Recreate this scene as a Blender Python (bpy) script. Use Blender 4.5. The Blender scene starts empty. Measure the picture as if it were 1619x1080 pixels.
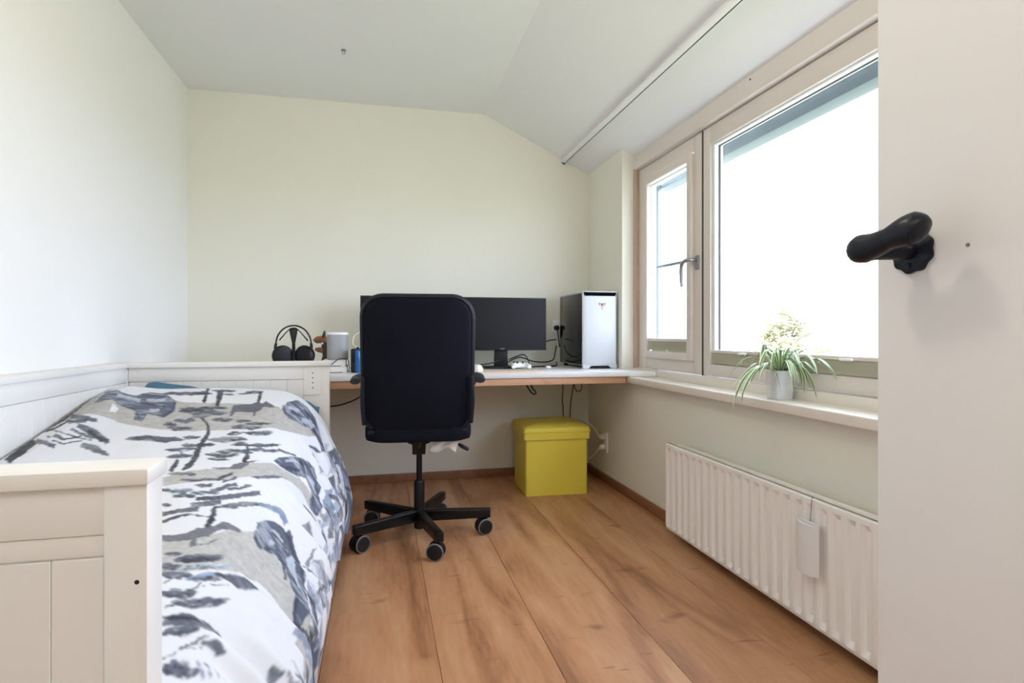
import bpy, bmesh, math, random
import numpy as np
from mathutils import Vector, Matrix
random.seed(7); rng = np.random.default_rng(11)
S = bpy.context.scene; C = S.collection
R = math.radians

# ------------------------------------------------------------------ camera, world, lights, exposure
F_PX, YAW, V0, CAM_H = 905.7, 0.22747, 528.2, 0.95
cam = bpy.data.cameras.new('camera'); cam_o = bpy.data.objects.new('camera', cam); C.objects.link(cam_o)
cam.sensor_width = 36; cam.lens = F_PX / 1619 * 36; cam.clip_start = 0.03; cam.clip_end = 500
cam.shift_y = -(540 - V0) / 1619
cam_o.location = (0, 0, CAM_H); cam_o.rotation_euler = (R(90), 0, -YAW)
S.camera = cam_o
w = bpy.data.worlds.new('overcast_sky'); S.world = w; w.use_nodes = True
bg = w.node_tree.nodes['Background']; bg.inputs[0].default_value = (0.83, 0.92, 1.12, 1); bg.inputs[1].default_value = 9.0
S.view_settings.view_transform = 'Standard'; S.view_settings.look = 'None'
S.view_settings.gamma = 1; S.view_settings.use_curve_mapping = False; S.view_settings.exposure = 0.22
S.cycles.use_denoising = True; S.cycles.max_bounces = 14; S.cycles.diffuse_bounces = 8; S.cycles.transparent_max_bounces = 16
S.cycles.sample_clamp_indirect = 8

def area_light(name, loc, rot, sx, sy, power, color=(1, 1, 1), portal=False):
    l = bpy.data.lights.new(name, 'AREA'); l.shape = 'RECTANGLE'; l.size = sx; l.size_y = sy; l.energy = power; l.color = color
    l.cycles.is_portal = portal
    o = bpy.data.objects.new(name, l); C.objects.link(o); o.location = loc; o.rotation_euler = rot
    return o
area_light('window_portal', (1.64, 1.96, 1.37), (0, R(90), 0), 1.3, 2.5, 1, portal=True)      # sampling guide for the sky light

# ------------------------------------------------------------------ materials
def principled(name, col, rough=0.5, metal=0.0, spec=0.5, var=0.0, var_scale=6.0, bump=0.0, bump_scale=200.0, coat=0.0):
    m = bpy.data.materials.new(name); m.use_nodes = True
    nt = m.node_tree; b = nt.nodes['Principled BSDF']
    b.inputs['Base Color'].default_value = (*col, 1); b.inputs['Roughness'].default_value = rough
    b.inputs['Metallic'].default_value = metal; b.inputs['Specular IOR Level'].default_value = spec
    b.inputs['Coat Weight'].default_value = coat
    if var or bump:
        tc = nt.nodes.new('ShaderNodeTexCoord')
    if var:
        n = nt.nodes.new('ShaderNodeTexNoise'); n.inputs['Scale'].default_value = var_scale; n.inputs['Detail'].default_value = 5
        nt.links.new(tc.outputs['Object'], n.inputs['Vector'])
        mx = nt.nodes.new('ShaderNodeMix'); mx.data_type = 'RGBA'
        mx.inputs[6].default_value = (*[c * (1 - var) for c in col], 1); mx.inputs[7].default_value = (*[min(1, c * (1 + var)) for c in col], 1)
        nt.links.new(n.outputs['Fac'], mx.inputs[0]); nt.links.new(mx.outputs[2], b.inputs['Base Color'])
    if bump:
        n2 = nt.nodes.new('ShaderNodeTexNoise'); n2.inputs['Scale'].default_value = bump_scale; n2.inputs['Detail'].default_value = 3
        nt.links.new(tc.outputs['Object'], n2.inputs['Vector'])
        bp = nt.nodes.new('ShaderNodeBump'); bp.inputs['Strength'].default_value = bump; bp.inputs['Distance'].default_value = 0.003
        nt.links.new(n2.outputs['Fac'], bp.inputs['Height']); nt.links.new(bp.outputs['Normal'], b.inputs['Normal'])
    return m

def wood(name, dark, mid, light, stretch=(7, 1.0, 7), rough=0.42):
    m = bpy.data.materials.new(name); m.use_nodes = True
    nt = m.node_tree; L = nt.links; b = nt.nodes['Principled BSDF']; b.inputs['Roughness'].default_value = rough
    N = nt.nodes.new
    tc = N('ShaderNodeTexCoord'); oi = N('ShaderNodeObjectInfo')
    mul = N('ShaderNodeMath'); mul.operation = 'MULTIPLY'; mul.inputs[1].default_value = 37.0; L.new(oi.outputs['Random'], mul.inputs[0])
    cb = N('ShaderNodeCombineXYZ'); L.new(mul.outputs[0], cb.inputs[0]); L.new(mul.outputs[0], cb.inputs[1])
    add = N('ShaderNodeVectorMath'); add.operation = 'ADD'; L.new(tc.outputs['Object'], add.inputs[0]); L.new(cb.outputs[0], add.inputs[1])
    mp = N('ShaderNodeMapping'); mp.inputs['Scale'].default_value = stretch; L.new(add.outputs[0], mp.inputs['Vector'])
    n1 = N('ShaderNodeTexNoise'); n1.inputs['Scale'].default_value = 0.9; n1.inputs['Detail'].default_value = 6; n1.inputs['Distortion'].default_value = 1.1; L.new(mp.outputs[0], n1.inputs['Vector'])
    n2 = N('ShaderNodeTexNoise'); n2.inputs['Scale'].default_value = 9; n2.inputs['Detail'].default_value = 4; L.new(mp.outputs[0], n2.inputs['Vector'])
    mix = N('ShaderNodeMath'); mix.operation = 'MULTIPLY_ADD'; mix.inputs[1].default_value = 0.3; L.new(n2.outputs['Fac'], mix.inputs[0]); L.new(n1.outputs['Fac'], mix.inputs[2])
    cr = N('ShaderNodeValToRGB'); L.new(mix.outputs[0], cr.inputs[0])
    e = cr.color_ramp.elements; e[0].position = 0.42; e[0].color = (*dark, 1); e[1].position = 0.88; e[1].color = (*light, 1)
    k = e.new(0.63); k.color = (*mid, 1)
    # knots and short cross cracks
    n3 = N('ShaderNodeTexNoise'); n3.inputs['Scale'].default_value = 7; n3.inputs['Detail'].default_value = 2
    mp3 = N('ShaderNodeMapping'); mp3.inputs['Scale'].default_value = (0.75, 1.1, 1); L.new(add.outputs[0], mp3.inputs['Vector']); L.new(mp3.outputs[0], n3.inputs['Vector'])
    kr = N('ShaderNodeValToRGB'); L.new(n3.outputs['Fac'], kr.inputs[0])
    kr.color_ramp.elements[0].position = 0.66; kr.color_ramp.elements[0].color = (1, 1, 1, 1); kr.color_ramp.elements[1].position = 0.78; kr.color_ramp.elements[1].color = (0.5, 0.38, 0.32, 1)
    mm = N('ShaderNodeMix'); mm.data_type = 'RGBA'; mm.blend_type = 'MULTIPLY'; mm.inputs[0].default_value = 1; L.new(cr.outputs[0], mm.inputs[6]); L.new(kr.outputs[0], mm.inputs[7])
    mp4 = N('ShaderNodeMapping'); mp4.inputs['Scale'].default_value = (6, 34, 1); L.new(add.outputs[0], mp4.inputs['Vector'])
    n4 = N('ShaderNodeTexNoise'); n4.inputs['Scale'].default_value = 1.0; n4.inputs['Detail'].default_value = 3; n4.inputs['Distortion'].default_value = .6; L.new(mp4.outputs[0], n4.inputs['Vector'])
    k4 = N('ShaderNodeValToRGB'); L.new(n4.outputs['Fac'], k4.inputs[0]); k4.color_ramp.elements[0].position = .67; k4.color_ramp.elements[0].color = (1, 1, 1, 1); k4.color_ramp.elements[1].position = .74; k4.color_ramp.elements[1].color = (.66, .58, .52, 1)
    m5 = N('ShaderNodeMix'); m5.data_type = 'RGBA'; m5.blend_type = 'MULTIPLY'; m5.inputs[0].default_value = 1; L.new(mm.outputs[2], m5.inputs[6]); L.new(k4.outputs[0], m5.inputs[7])
    L.new(m5.outputs[2], b.inputs['Base Color'])
    bp = N('ShaderNodeBump'); bp.inputs['Strength'].default_value = 0.08; bp.inputs['Distance'].default_value = 0.002; L.new(n2.outputs['Fac'], bp.inputs['Height']); L.new(bp.outputs['Normal'], b.inputs['Normal'])
    return m

def glass_mat(name, tint=(0.97, 0.99, 1.0), refl=0.06):
    m = bpy.data.materials.new(name); m.use_nodes = True; nt = m.node_tree
    nt.nodes.remove(nt.nodes['Principled BSDF']); out = nt.nodes['Material Output']
    t = nt.nodes.new('ShaderNodeBsdfTransparent'); t.inputs[0].default_value = (*tint, 1)
    g = nt.nodes.new('ShaderNodeBsdfGlossy'); g.inputs['Roughness'].default_value = 0.02
    mx = nt.nodes.new('ShaderNodeMixShader'); mx.inputs[0].default_value = refl
    nt.links.new(t.outputs[0], mx.inputs[1]); nt.links.new(g.outputs[0], mx.inputs[2]); nt.links.new(mx.outputs[0], out.inputs[0])
    return m

M = {}
M['wall_cream'] = principled('cream_plaster', (0.80, 0.785, 0.70), 0.9, spec=0.2, var=0.03, var_scale=1.7, bump=0.25, bump_scale=110)
M['wall_white'] = principled('white_plaster', (0.85, 0.845, 0.83), 0.9, spec=0.2, var=0.02, var_scale=1.5, bump=0.2, bump_scale=110)
M['ceiling'] = principled('white_ceiling_paint', (0.80, 0.80, 0.80), 0.9, spec=0.2, var=0.02, var_scale=2)
M['floor'] = wood('oak_laminate', (0.255, 0.108, 0.046), (0.455, 0.220, 0.106), (0.56, 0.320, 0.175))
M['baseboard'] = wood('brown_baseboard_wood', (0.20, 0.085, 0.04), (0.27, 0.12, 0.06), (0.34, 0.16, 0.085), (9, 1, 9))
M['subfloor'] = principled('dark_subfloor', (0.06, 0.035, 0.02), 0.9)
M['frame'] = principled('cream_window_paint', (0.76, 0.70, 0.645), 0.45, var=0.02)
M['frame_brown'] = principled('aged_window_edge', (0.52, 0.40, 0.32), 0.6, var=0.06)
M['sill'] = principled('cream_sill_paint', (0.80, 0.745, 0.68), 0.28, var=0.02)
M['glass'] = glass_mat('window_glass')
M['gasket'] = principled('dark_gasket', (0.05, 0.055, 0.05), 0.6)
M['aluminium'] = principled('white_aluminium_profile', (0.78, 0.82, 0.84), 0.35)
M['blind'] = principled('olive_pleated_fabric', (0.42, 0.41, 0.31), 0.9)
M['white_plastic'] = principled('white_plastic', (0.86, 0.86, 0.86), 0.35)
M['steel'] = principled('brushed_steel', (0.33, 0.33, 0.35), 0.35, metal=0.9)
M['bed'] = principled('white_bed_paint', (0.80, 0.785, 0.76), 0.4, var=0.01)
M['desk_white'] = principled('white_desk_laminate', (0.82, 0.82, 0.83), 0.3)
M['desk_wood'] = wood('raw_pine_lath', (0.42, 0.22, 0.11), (0.55, 0.31, 0.17), (0.62, 0.37, 0.22), (0.8, 9, 9))
M['chair_fabric'] = principled('navy_black_fabric', (0.0045, 0.005, 0.010), 0.8, spec=0.12, bump=0.3, bump_scale=900)
M['chair_rim'] = principled('black_chair_rim', (0.004, 0.005, 0.009), 0.42, spec=0.3)
M['black_metal'] = principled('black_painted_steel', (0.004, 0.004, 0.005), 0.34, spec=0.35)
M['black_plastic'] = principled('black_plastic', (0.008, 0.008, 0.010), 0.45, spec=0.35)
M['grey_plastic'] = principled('dark_grey_plastic', (0.022, 0.027, 0.034), 0.5, spec=0.3)
M['caster_ring'] = principled('grey_caster_tread', (0.15, 0.15, 0.16), 0.4)
M['screen'] = principled('switched_off_screen', (0.008, 0.007, 0.009), 0.4, spec=0.2)
M['yellow'] = principled('yellow_vinyl', (0.80, 0.665, 0.085), 0.42, var=0.05, var_scale=5, bump=0.15, bump_scale=60)
M['radiator'] = principled('cream_radiator_enamel', (0.90, 0.875, 0.84), 0.35)
M['humid'] = principled('white_ceramic', (0.80, 0.80, 0.81), 0.3)
M['door'] = principled('white_door_paint', (0.80, 0.79, 0.78), 0.5, var=0.015, var_scale=2)
M['matte_black'] = principled('matte_black_mesh', (0.004, 0.004, 0.006), 0.9, spec=0.03)
M['cable_grey'] = principled('dusty_grey_cable', (0.10, 0.09, 0.075), 0.6)
M['iron'] = principled('black_wrought_iron', (0.004, 0.006, 0.013), 0.36, spec=0.3)
M['pc_white'] = principled('white_case_paint', (0.63, 0.655, 0.70), 0.35)
M['pc_glass'] = principled('black_tempered_glass', (0.004, 0.004, 0.005), 0.10, spec=0.3)
M['emblem_red'] = principled('emblem_red', (0.35, 0.03, 0.07), 0.4)
M['emblem_grey'] = principled('emblem_grey', (0.22, 0.18, 0.20), 0.4)
M['speaker_cloth'] = principled('grey_speaker_cloth', (0.40, 0.41, 0.43), 0.8, bump=0.4, bump_scale=900)
M['brown_wood'] = principled('carved_brown_wood', (0.24, 0.10, 0.045), 0.5, var=0.35, var_scale=40)
M['dark_brown'] = principled('dark_brown_paint', (0.035, 0.022, 0.02), 0.6)
M['paper'] = principled('white_paper', (0.84, 0.83, 0.8), 0.6)
M['blue'] = principled('blue_metallic_can', (0.02, 0.12, 0.33), 0.3, metal=0.3)
M['beige'] = principled('beige_board', (0.66, 0.50, 0.36), 0.6, var=0.1, var_scale=20)
M['pot'] = principled('pale_grey_pot', (0.76, 0.77, 0.80), 0.4, var=0.05, var_scale=60)
M['soil'] = principled('potting_soil', (0.04, 0.025, 0.015), 0.95)
M['pillow'] = principled('teal_pillow_cotton', (0.07, 0.16, 0.23), 0.85, bump=0.2, bump_scale=500)
M['mattress'] = principled('mattress_ticking', (0.75, 0.75, 0.74), 0.9)
M['cable_white'] = principled('white_cable', (0.72, 0.68, 0.6), 0.5)
M['gutter'] = principled('blue_grey_gutter', (0.045, 0.07, 0.085), 0.5, var=0.2, var_scale=8)
M['soffit'] = principled('white_soffit', (0.85, 0.85, 0.85), 0.7)
M['field'] = principled('dry_grass_field', (0.40, 0.40, 0.25), 0.95, var=0.2, var_scale=0.2)
M['tree_leaf'] = principled('yellow_green_leaf', (0.46, 0.43, 0.27), 0.9, spec=0.0)
M['bark'] = principled('tree_bark', (0.10, 0.085, 0.06), 0.9, spec=0.0)

# leaf with a white centre stripe (attribute v runs across the leaf)
def leaf_mat():
    m = bpy.data.materials.new('variegated_leaf'); m.use_nodes = True; nt = m.node_tree; b = nt.nodes['Principled BSDF']
    uv = nt.nodes.new('ShaderNodeUVMap'); uv.uv_map = 'leaf'
    sp = nt.nodes.new('ShaderNodeSeparateXYZ'); nt.links.new(uv.outputs[0], sp.inputs[0])
    cr = nt.nodes.new('ShaderNodeValToRGB'); nt.links.new(sp.outputs[0], cr.inputs[0])
    e = cr.color_ramp.elements; e[0].position = 0.0; e[0].color = (0.66, 0.72, 0.52, 1); e[1].position = 1.0; e[1].color = (0.66, 0.72, 0.52, 1)
    for p, c in ((0.22, (0.60, 0.68, 0.45)), (0.30, (0.13, 0.26, 0.06)), (0.70, (0.10, 0.22, 0.05)), (0.78, (0.60, 0.68, 0.45))):
        k = e.new(p); k.color = (*c, 1)
    nt.links.new(cr.outputs[0], b.inputs['Base Color']); b.inputs['Roughness'].default_value = 0.4
    return m
M['leaf'] = leaf_mat()

# ------------------------------------------------------------------ mesh helpers
class G:
    def __init__(s): s.v = []; s.f = []
    def add(s, vs, fs):
        o = len(s.v); s.v += [tuple(p) for p in vs]; s.f += [tuple(i + o for i in f) for f in fs]; return s
    def box(s, x0, x1, y0, y1, z0, z1):
        return s.add([(x0, y0, z0), (x1, y0, z0), (x1, y1, z0), (x0, y1, z0), (x0, y0, z1), (x1, y0, z1), (x1, y1, z1), (x0, y1, z1)],
                     [(0, 3, 2, 1), (4, 5, 6, 7), (0, 1, 5, 4), (1, 2, 6, 5), (2, 3, 7, 6), (3, 0, 4, 7)])
    def prism(s, poly, a, b, axis='z'):
        n = len(poly)
        def pt(p, h):
            return {'z': (p[0], p[1], h), 'y': (p[0], h, p[1]), 'x': (h, p[0], p[1])}[axis]
        vs = [pt(p, a) for p in poly] + [pt(p, b) for p in poly]
        return s.add(vs, [tuple(range(n))[::-1], tuple(range(n, 2 * n))] + [(i, (i + 1) % n, n + (i + 1) % n, n + i) for i in range(n)])
    def lathe(s, prof, c=(0, 0, 0), n=24, axis='z', cap=True):
        vs = []; fs = []
        for r, h in prof:
            for k in range(n):
                a = 2 * math.pi * k / n; x, y = r * math.cos(a), r * math.sin(a)
                p = {'z': (x, y, h), 'x': (h, x, y), 'y': (x, h, y)}[axis]
                vs.append((p[0] + c[0], p[1] + c[1], p[2] + c[2]))
        for i in range(len(prof) - 1):
            for k in range(n):
                fs.append((i * n + k, i * n + (k + 1) % n, (i + 1) * n + (k + 1) % n, (i + 1) * n + k))
        if cap: fs.append(tuple(range(n))[::-1]); fs.append(tuple((len(prof) - 1) * n + k for k in range(n)))
        return s.add(vs, fs)
    def tube(s, pts, r, n=8, sub=4, scale=(1, 1)):
        P = [Vector(p) for p in pts]; rs = r if isinstance(r, (list, tuple)) else [r] * len(P)
        Q = []; RR = []
        if sub > 1 and len(P) > 2:
            for i in range(len(P) - 1):
                a, b, c, d = P[max(i - 1, 0)], P[i], P[i + 1], P[min(i + 2, len(P) - 1)]
                for k in range(sub):
                    t = k / sub
                    Q.append(0.5 * ((2 * b) + (-a + c) * t + (2 * a - 5 * b + 4 * c - d) * t * t + (-a + 3 * b - 3 * c + d) * t ** 3))
                    RR.append(rs[i] * (1 - t) + rs[i + 1] * t)
            Q.append(P[-1]); RR.append(rs[-1])
        else:
            Q, RR = P, list(rs)
        vs = []; up = Vector((0, 0, 1)); T0 = (Q[1] - Q[0]).normalized()
        if abs(T0.dot(up)) > 0.95: up = Vector((1, 0, 0))
        nrm = (up - T0 * up.dot(T0)).normalized()
        for i, q in enumerate(Q):
            T = (Q[min(i + 1, len(Q) - 1)] - Q[max(i - 1, 0)]).normalized()
            nrm = (nrm - T * nrm.dot(T)).normalized(); bn = T.cross(nrm)
            for k in range(n):
                a = 2 * math.pi * k / n
                vs.append(q + nrm * (math.cos(a) * RR[i] * scale[0]) + bn * (math.sin(a) * RR[i] * scale[1]))
        m = len(Q); fs = [(i * n + k, i * n + (k + 1) % n, (i + 1) * n + (k + 1) % n, (i + 1) * n + k) for i in range(m - 1) for k in range(n)]
        fs += [tuple(range(n))[::-1], tuple((m - 1) * n + k for k in range(n))]
        return s.add(vs, fs)
    def xform(s, mat): s.v = [tuple(mat @ Vector(p)) for p in s.v]; return s

def build(name, g, mat, parent=None, smooth=False, bevel=0.0, seg=2, angle=40):
    me = bpy.data.meshes.new(name); bm = bmesh.new()
    vs = [bm.verts.new(p) for p in g.v]
    for f in g.f:
        try: bm.faces.new([vs[i] for i in f])
        except ValueError: pass
    bmesh.ops.recalc_face_normals(bm, faces=bm.faces)
    if bevel:
        es = [e for e in bm.edges if len(e.link_faces) == 2 and e.calc_face_angle(0) > R(35)]
        bmesh.ops.bevel(bm, geom=es, offset=bevel, segments=seg, profile=0.5, affect='EDGES', clamp_overlap=True)
    if smooth or bevel:
        for f in bm.faces: f.smooth = True
    bm.to_mesh(me); bm.free()
    if smooth or bevel: me.set_sharp_from_angle(angle=R(angle))
    me.materials.append(M[mat] if isinstance(mat, str) else mat)
    o = bpy.data.objects.new(name, me); C.objects.link(o)
    if parent is not None:
        o.parent = parent
        mw = Matrix.LocRotScale(parent.location, parent.rotation_euler, None) if parent.parent is None else Matrix.LocRotScale(parent.parent.location, parent.parent.rotation_euler, None)
        if not parent.get('local'): o.matrix_parent_inverse = mw.inverted() if parent.type == 'EMPTY' else Matrix.Identity(4)
    return o
def tag(o, label, cat, group=None, kind=None):
    o['label'] = label; o['category'] = cat
    if group: o['group'] = group
    if kind: o['kind'] = kind
    return o
def thing(name, loc, label, cat, group=None, rz=0.0, local=False):
    """Empty at the base; parts are given in world space, or in local space when local=True."""
    o = bpy.data.objects.new(name, None); C.objects.link(o); o.location = loc; o.rotation_euler = (0, 0, rz); o.empty_display_size = 0.05
    if local: o['local'] = 1
    return tag(o, label, cat, group)
def struct(o, label=None, cat=None):
    o['kind'] = 'structure'
    if label: o['label'] = label; o['category'] = cat
    return o
def bx(*a): return G().box(*a)

def ray(u, v):
    a = (u - 809.5) / F_PX; c, s = math.cos(YAW), math.sin(YAW)
    return np.array([c * a + s, -s * a + c, (V0 - v) / F_PX])

# ------------------------------------------------------------------ room shell
XL, XR, YB, YN, ZC = -1.115, 1.415, 3.76, -0.20, 2.412
KX = 0.686
def slope_z(x): return ZC - 0.49 * (x - KX)
fl = struct(build('floor', bx(XL - .1, XR + .25, YN - 1.5, YB + .1, -.12, -.0125), 'subfloor'), 'brown oak laminate floor of wide boards', 'floor')
seams = [-1.156, -.825, -.494, -.163, .168, .498, .832, 1.163, 1.494]
joints = [[.9], [2.75, .4], [1.1], [-.4, 1.30], [.75], [1.05], [.35], [1.22, -.2]]
for i in range(8):
    x0, x1 = max(seams[i], XL), min(seams[i + 1], XR)
    ys = sorted([YN - 1.4] + joints[i] + [YB])
    for a, b in zip(ys[:-1], ys[1:]):
        build('plank', bx(x0 + .0006, x1 - .0006, a + .0005, b - .0005, -.0125, 0), 'floor', fl, bevel=.0009, seg=1)
ce = G(); ce.prism([(XL - .1, ZC), (KX, ZC), (1.60, slope_z(1.60)), (1.60, slope_z(1.60) + .12), (KX + .02, ZC + .12), (XL - .1, ZC + .12)], YN - 1.5, YB + .1, 'y')
struct(build('ceiling', ce, 'ceiling'), 'white ceiling with a sloped side above the window', 'ceiling')
struct(build('wall_left', bx(XL - .1, XL, YN - 1.5, YB + .1, -.1, ZC + .02), 'wall_white'), 'white plaster wall beside the bed', 'wall')
gb = G(); gb.prism([(XL - .1, -.1), (XR + .2, -.1), (XR + .2, slope_z(XR + .2) + .01), (KX, ZC + .01), (XL - .1, ZC + .01)], YB, YB + .1, 'y')
struct(build('wall_back', gb, 'wall_cream'), 'cream plaster wall behind the desk', 'wall')
gr = G(); gr.box(XR, 1.65, YN - 1.5, YB, -.1, .675)
gr.prism([(XR, .675), (1.60, .675), (1.60, slope_z(1.60) + .01), (XR, slope_z(XR) + .01)], 3.192, YB, 'y')
gr.prism([(XR, .675), (1.60, .675), (1.60, slope_z(1.60) + .01), (XR, slope_z(XR) + .01)], YN - 1.5, .70, 'y')
struct(build('wall_right', gr, 'wall_cream'), 'cream plaster wall under and beside the window', 'wall')
gn = G(); gn.box(XL, -.20, YN - .1, YN, 0, ZC); gn.box(.73, XR, YN - .1, YN, 0, ZC - .35); gn.box(-.20, .73, YN - .1, YN, 2.08, ZC)
struct(build('wall_near', gn, 'wall_white'), 'wall around the doorway', 'wall')
struct(build('wall_hall', bx(XL - .1, XR + .25, YN - 1.6, YN - 1.5, -.1, 2.5), 'wall_cream'), 'hall wall beyond the doorway', 'wall')
struct(build('baseboard_back', bx(XL, XR - .012, YB - .014, YB, 0, .053), 'baseboard', bevel=.003), 'brown wooden baseboard along the back wall', 'baseboard')
struct(build('baseboard_right', bx(XR - .014, XR, YN, YB, 0, .055), 'baseboard', bevel=.003), 'brown wooden baseboard under the window wall', 'baseboard')
struct(build('baseboard_left', bx(XL, XL + .014, YN, YB - .014, 0, .053), 'baseboard', bevel=.003), 'brown wooden baseboard behind the bed', 'baseboard')

# hall lamp beyond the doorway (behind the camera)
hl = bpy.data.lights.new('hall_lamp', 'POINT'); hl.energy = 20; hl.color = (1.0, 0.98, 0.95); hl.shadow_soft_size = .25
hlo = bpy.data.objects.new('hall_lamp', hl); C.objects.link(hlo); hlo.location = (.25, -1.0, 2.1)

# unseen fill lamp, added on the ceiling above the bed's foot (above the frame)
LX, LY = -.22, 1.10
cl_ = thing('ceiling_fill_lamp', (LX, LY, ZC), 'added round opal glass fill lamp on the flat ceiling, out of view', 'lamp')
build('base_plate', G().lathe([(.11, ZC - .0005), (.11, ZC - .02), (.10, ZC - .022)], (LX, LY, 0), 32), 'white_plastic', cl_, smooth=True)
M['opal'] = glass_mat('opal_glass', (.9, .88, .84), .1)
build('shade', G().lathe([(.145, ZC - .023), (.150, ZC - .05), (.135, ZC - .085), (.09, ZC - .11), (.03, ZC - .122), (.001, ZC - .123)], (LX, LY, 0), 32, cap=False), 'opal', cl_, smooth=True)
ll = bpy.data.lights.new('ceiling_fill_bulb', 'POINT'); ll.energy = 21; ll.color = (1.0, 0.92, 0.81); ll.shadow_soft_size = .10
llo = bpy.data.objects.new('ceiling_fill_bulb', ll); C.objects.link(llo); llo.location = (0, 0, -.075); llo.parent = cl_

# window head, sub-frame, frames
t1 = struct(build('trim_1', bx(1.49, 1.60, .70, 3.192, 1.935, 2.03), 'frame', bevel=.003), 'cream wooden header board above the windows', 'trim')
for y, z in ((2.08, 2.0),):
    build('screw_hole', G().lathe([(.0045, 1.489), (.004, 1.4905)], (0, y, z), 10, 'x'), 'gasket', t1)
struct(build('trim_2', bx(1.488, 1.60, .70, 3.192, .675, .748), 'sill', bevel=.003), 'cream strip between the sill and the window frames', 'trim')
struct(build('trim_3', bx(1.488, 1.52, 3.178, 3.194, .748, 1.94), 'frame_brown', bevel=.002), 'brownish worn edge strip of the window jamb', 'trim')

def frame_rect(x0, x1, y0, y1, z0, z1, wy, wz0, wz1):
    g = G(); g.box(x0, x1, y0, y0 + wy, z0, z1); g.box(x0, x1, y1 - wy, y1, z0, z1)
    g.box(x0, x1, y0 + wy, y1 - wy, z0, z0 + wz0); g.box(x0, x1, y0 + wy, y1 - wy, z1 - wz1, z1); return g

# window 1: opening sash with a clip-on blind frame
w1 = thing('window_1', (1.52, 2.83, .75), 'narrow opening window with grey lever handle beside the desk', 'window'); w1['kind'] = 'structure'
build('sash', frame_rect(1.52, 1.59, 2.492, 3.180, .752, 1.93, .075, .075, .075), 'frame', w1, bevel=.004)
build('blind_frame', frame_rect(1.50, 1.524, 2.560, 3.085, .815, 1.845, .045, .04, .035), 'frame', w1, bevel=.004)
build('glazing_bead', frame_rect(1.526, 1.556, 2.600, 3.045, .86, 1.812, .012, .012, .012), 'aluminium', w1)
build('pane', bx(1.552, 1.558, 2.565, 3.105, .827, 1.857), 'glass', w1)
build('blind_rail', bx(1.508, 1.53, 2.605, 3.040, .910, .926), 'frame', w1, bevel=.002)
bl = G()
for k in range(5): bl.prism([(1.512, .862 + k * .0096), (1.530, .8645 + k * .0096), (1.530, .8695 + k * .0096), (1.512, .8712 + k * .0096)], 2.607, 3.038, 'y')
bl.box(1.5295, 1.5335, 2.607, 3.038, .850, .915)
build('pleated_blind', bl, 'blind', w1)
build('tab', bx(1.503, 1.51, 2.80, 2.825, .856, .866), 'white_plastic', w1, bevel=.002)
build('gap_shade_strip', bx(1.519, 1.60, 2.482, 2.492, .75, 1.93), 'gasket', w1)  # dark strip standing in for the shade in the gap between the windows
build('bar', G().tube([(1.60, 2.56, 1.335), (1.60, 3.12, 1.345)], .009, 8), 'gutter', w1)
hd = build('handle', bx(1.510, 1.521, 2.515, 2.543, 1.265, 1.335), 'steel', w1, bevel=.004)
build('lever', G().tube([(1.512, 2.529, 1.312), (1.478, 2.529, 1.313), (1.464, 2.545, 1.311), (1.460, 2.575, 1.296), (1.462, 2.588, 1.255), (1.466, 2.590, 1.21), (1.467, 2.588, 1.185)], [.009, .009, .010, .010, .009, .0085, .007], 10), 'steel', hd, smooth=True)
build('hinge_cover', bx(1.496, 1.508, 2.556, 2.566, 1.70, 1.845), 'frame', w1, bevel=.003)

# window 2: large fixed pane with blind folded at its foot
w2 = thing('window_2', (1.52, 1.6, .75), 'large fixed window pane above the radiator with a spider plant before it', 'window'); w2['kind'] = 'structure'
build('frame', frame_rect(1.52, 1.59, .705, 2.482, .752, 1.93, .060, .058, .085), 'frame', w2, bevel=.004)
build('guide_profile', frame_rect(1.530, 1.552, .765, 2.422, .81, 1.845, .022, .012, .01), 'aluminium', w2, bevel=.002)
build('gasket', frame_rect(1.552, 1.560, .77, 2.402, .80, 1.84, .006, .006, .008), 'gasket', w2)
build('pane', bx(1.561, 1.567, .74, 2.43, .79, 1.85), 'glass', w2)
build('blind_rail', bx(1.512, 1.534, .787, 2.400, .862, .876), 'frame', w2, bevel=.002)
bl = G()
for k in range(5): bl.prism([(1.516, .812 + k * .0098), (1.534, .8145 + k * .0098), (1.534, .8195 + k * .0098), (1.516, .8215 + k * .0098)], .787, 2.400, 'y')
bl.box(1.5335, 1.5375, .787, 2.400, .806, .866)
build('pleated_blind', bl, 'blind', w2)
for y in (2.16, 1.60):
    build('tab', bx(1.502, 1.513, y - .028, y + .028, .860, .868), 'white_plastic', w2, bevel=.003)

sill = build('window_sill', bx(1.356, 1.489, .45, 3.19, .675, .712), 'sill', bevel=.006, seg=3)
struct(tag(sill, 'long cream painted window sill carrying the spider plant', 'window sill'))

# ------------------------------------------------------------------ outdoors
struct(build('ground', bx(2.5, 90, -60, 90, -2.9, -2.8), 'field'), 'pale field far outside the window', 'field')
ev = thing('roof_eave', (1.75, 2.0, 2.06), 'roof eave with blue-grey gutter seen through the top of the panes', 'eave')
build('soffit', bx(1.61, 1.95, -.6, 3.9, 2.065, 2.09), 'soffit', ev)
build('gutter', bx(1.95, 2.05, -.6, 3.80, 1.983, 2.055), 'gutter', ev, bevel=.01)
build('downpipe', G().tube([(1.93, 3.72, 2.0), (1.90, 3.72, 1.95), (1.90, 3.72, -2.8)], .026, 10, 1), 'gutter', ev, smooth=True)
tr = thing('tree', (17.2, 21.7, -2.8), 'pale yellow-green leafy tree beyond the large window', 'tree')
build('trunk', G().tube([(17.2, 21.7, -2.8), (17.25, 21.7, -1.2), (17.15, 21.75, .3), (17.2, 21.7, 1.2)], [.14, .11, .08, .03], 8), 'bark', tr, smooth=True)
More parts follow.
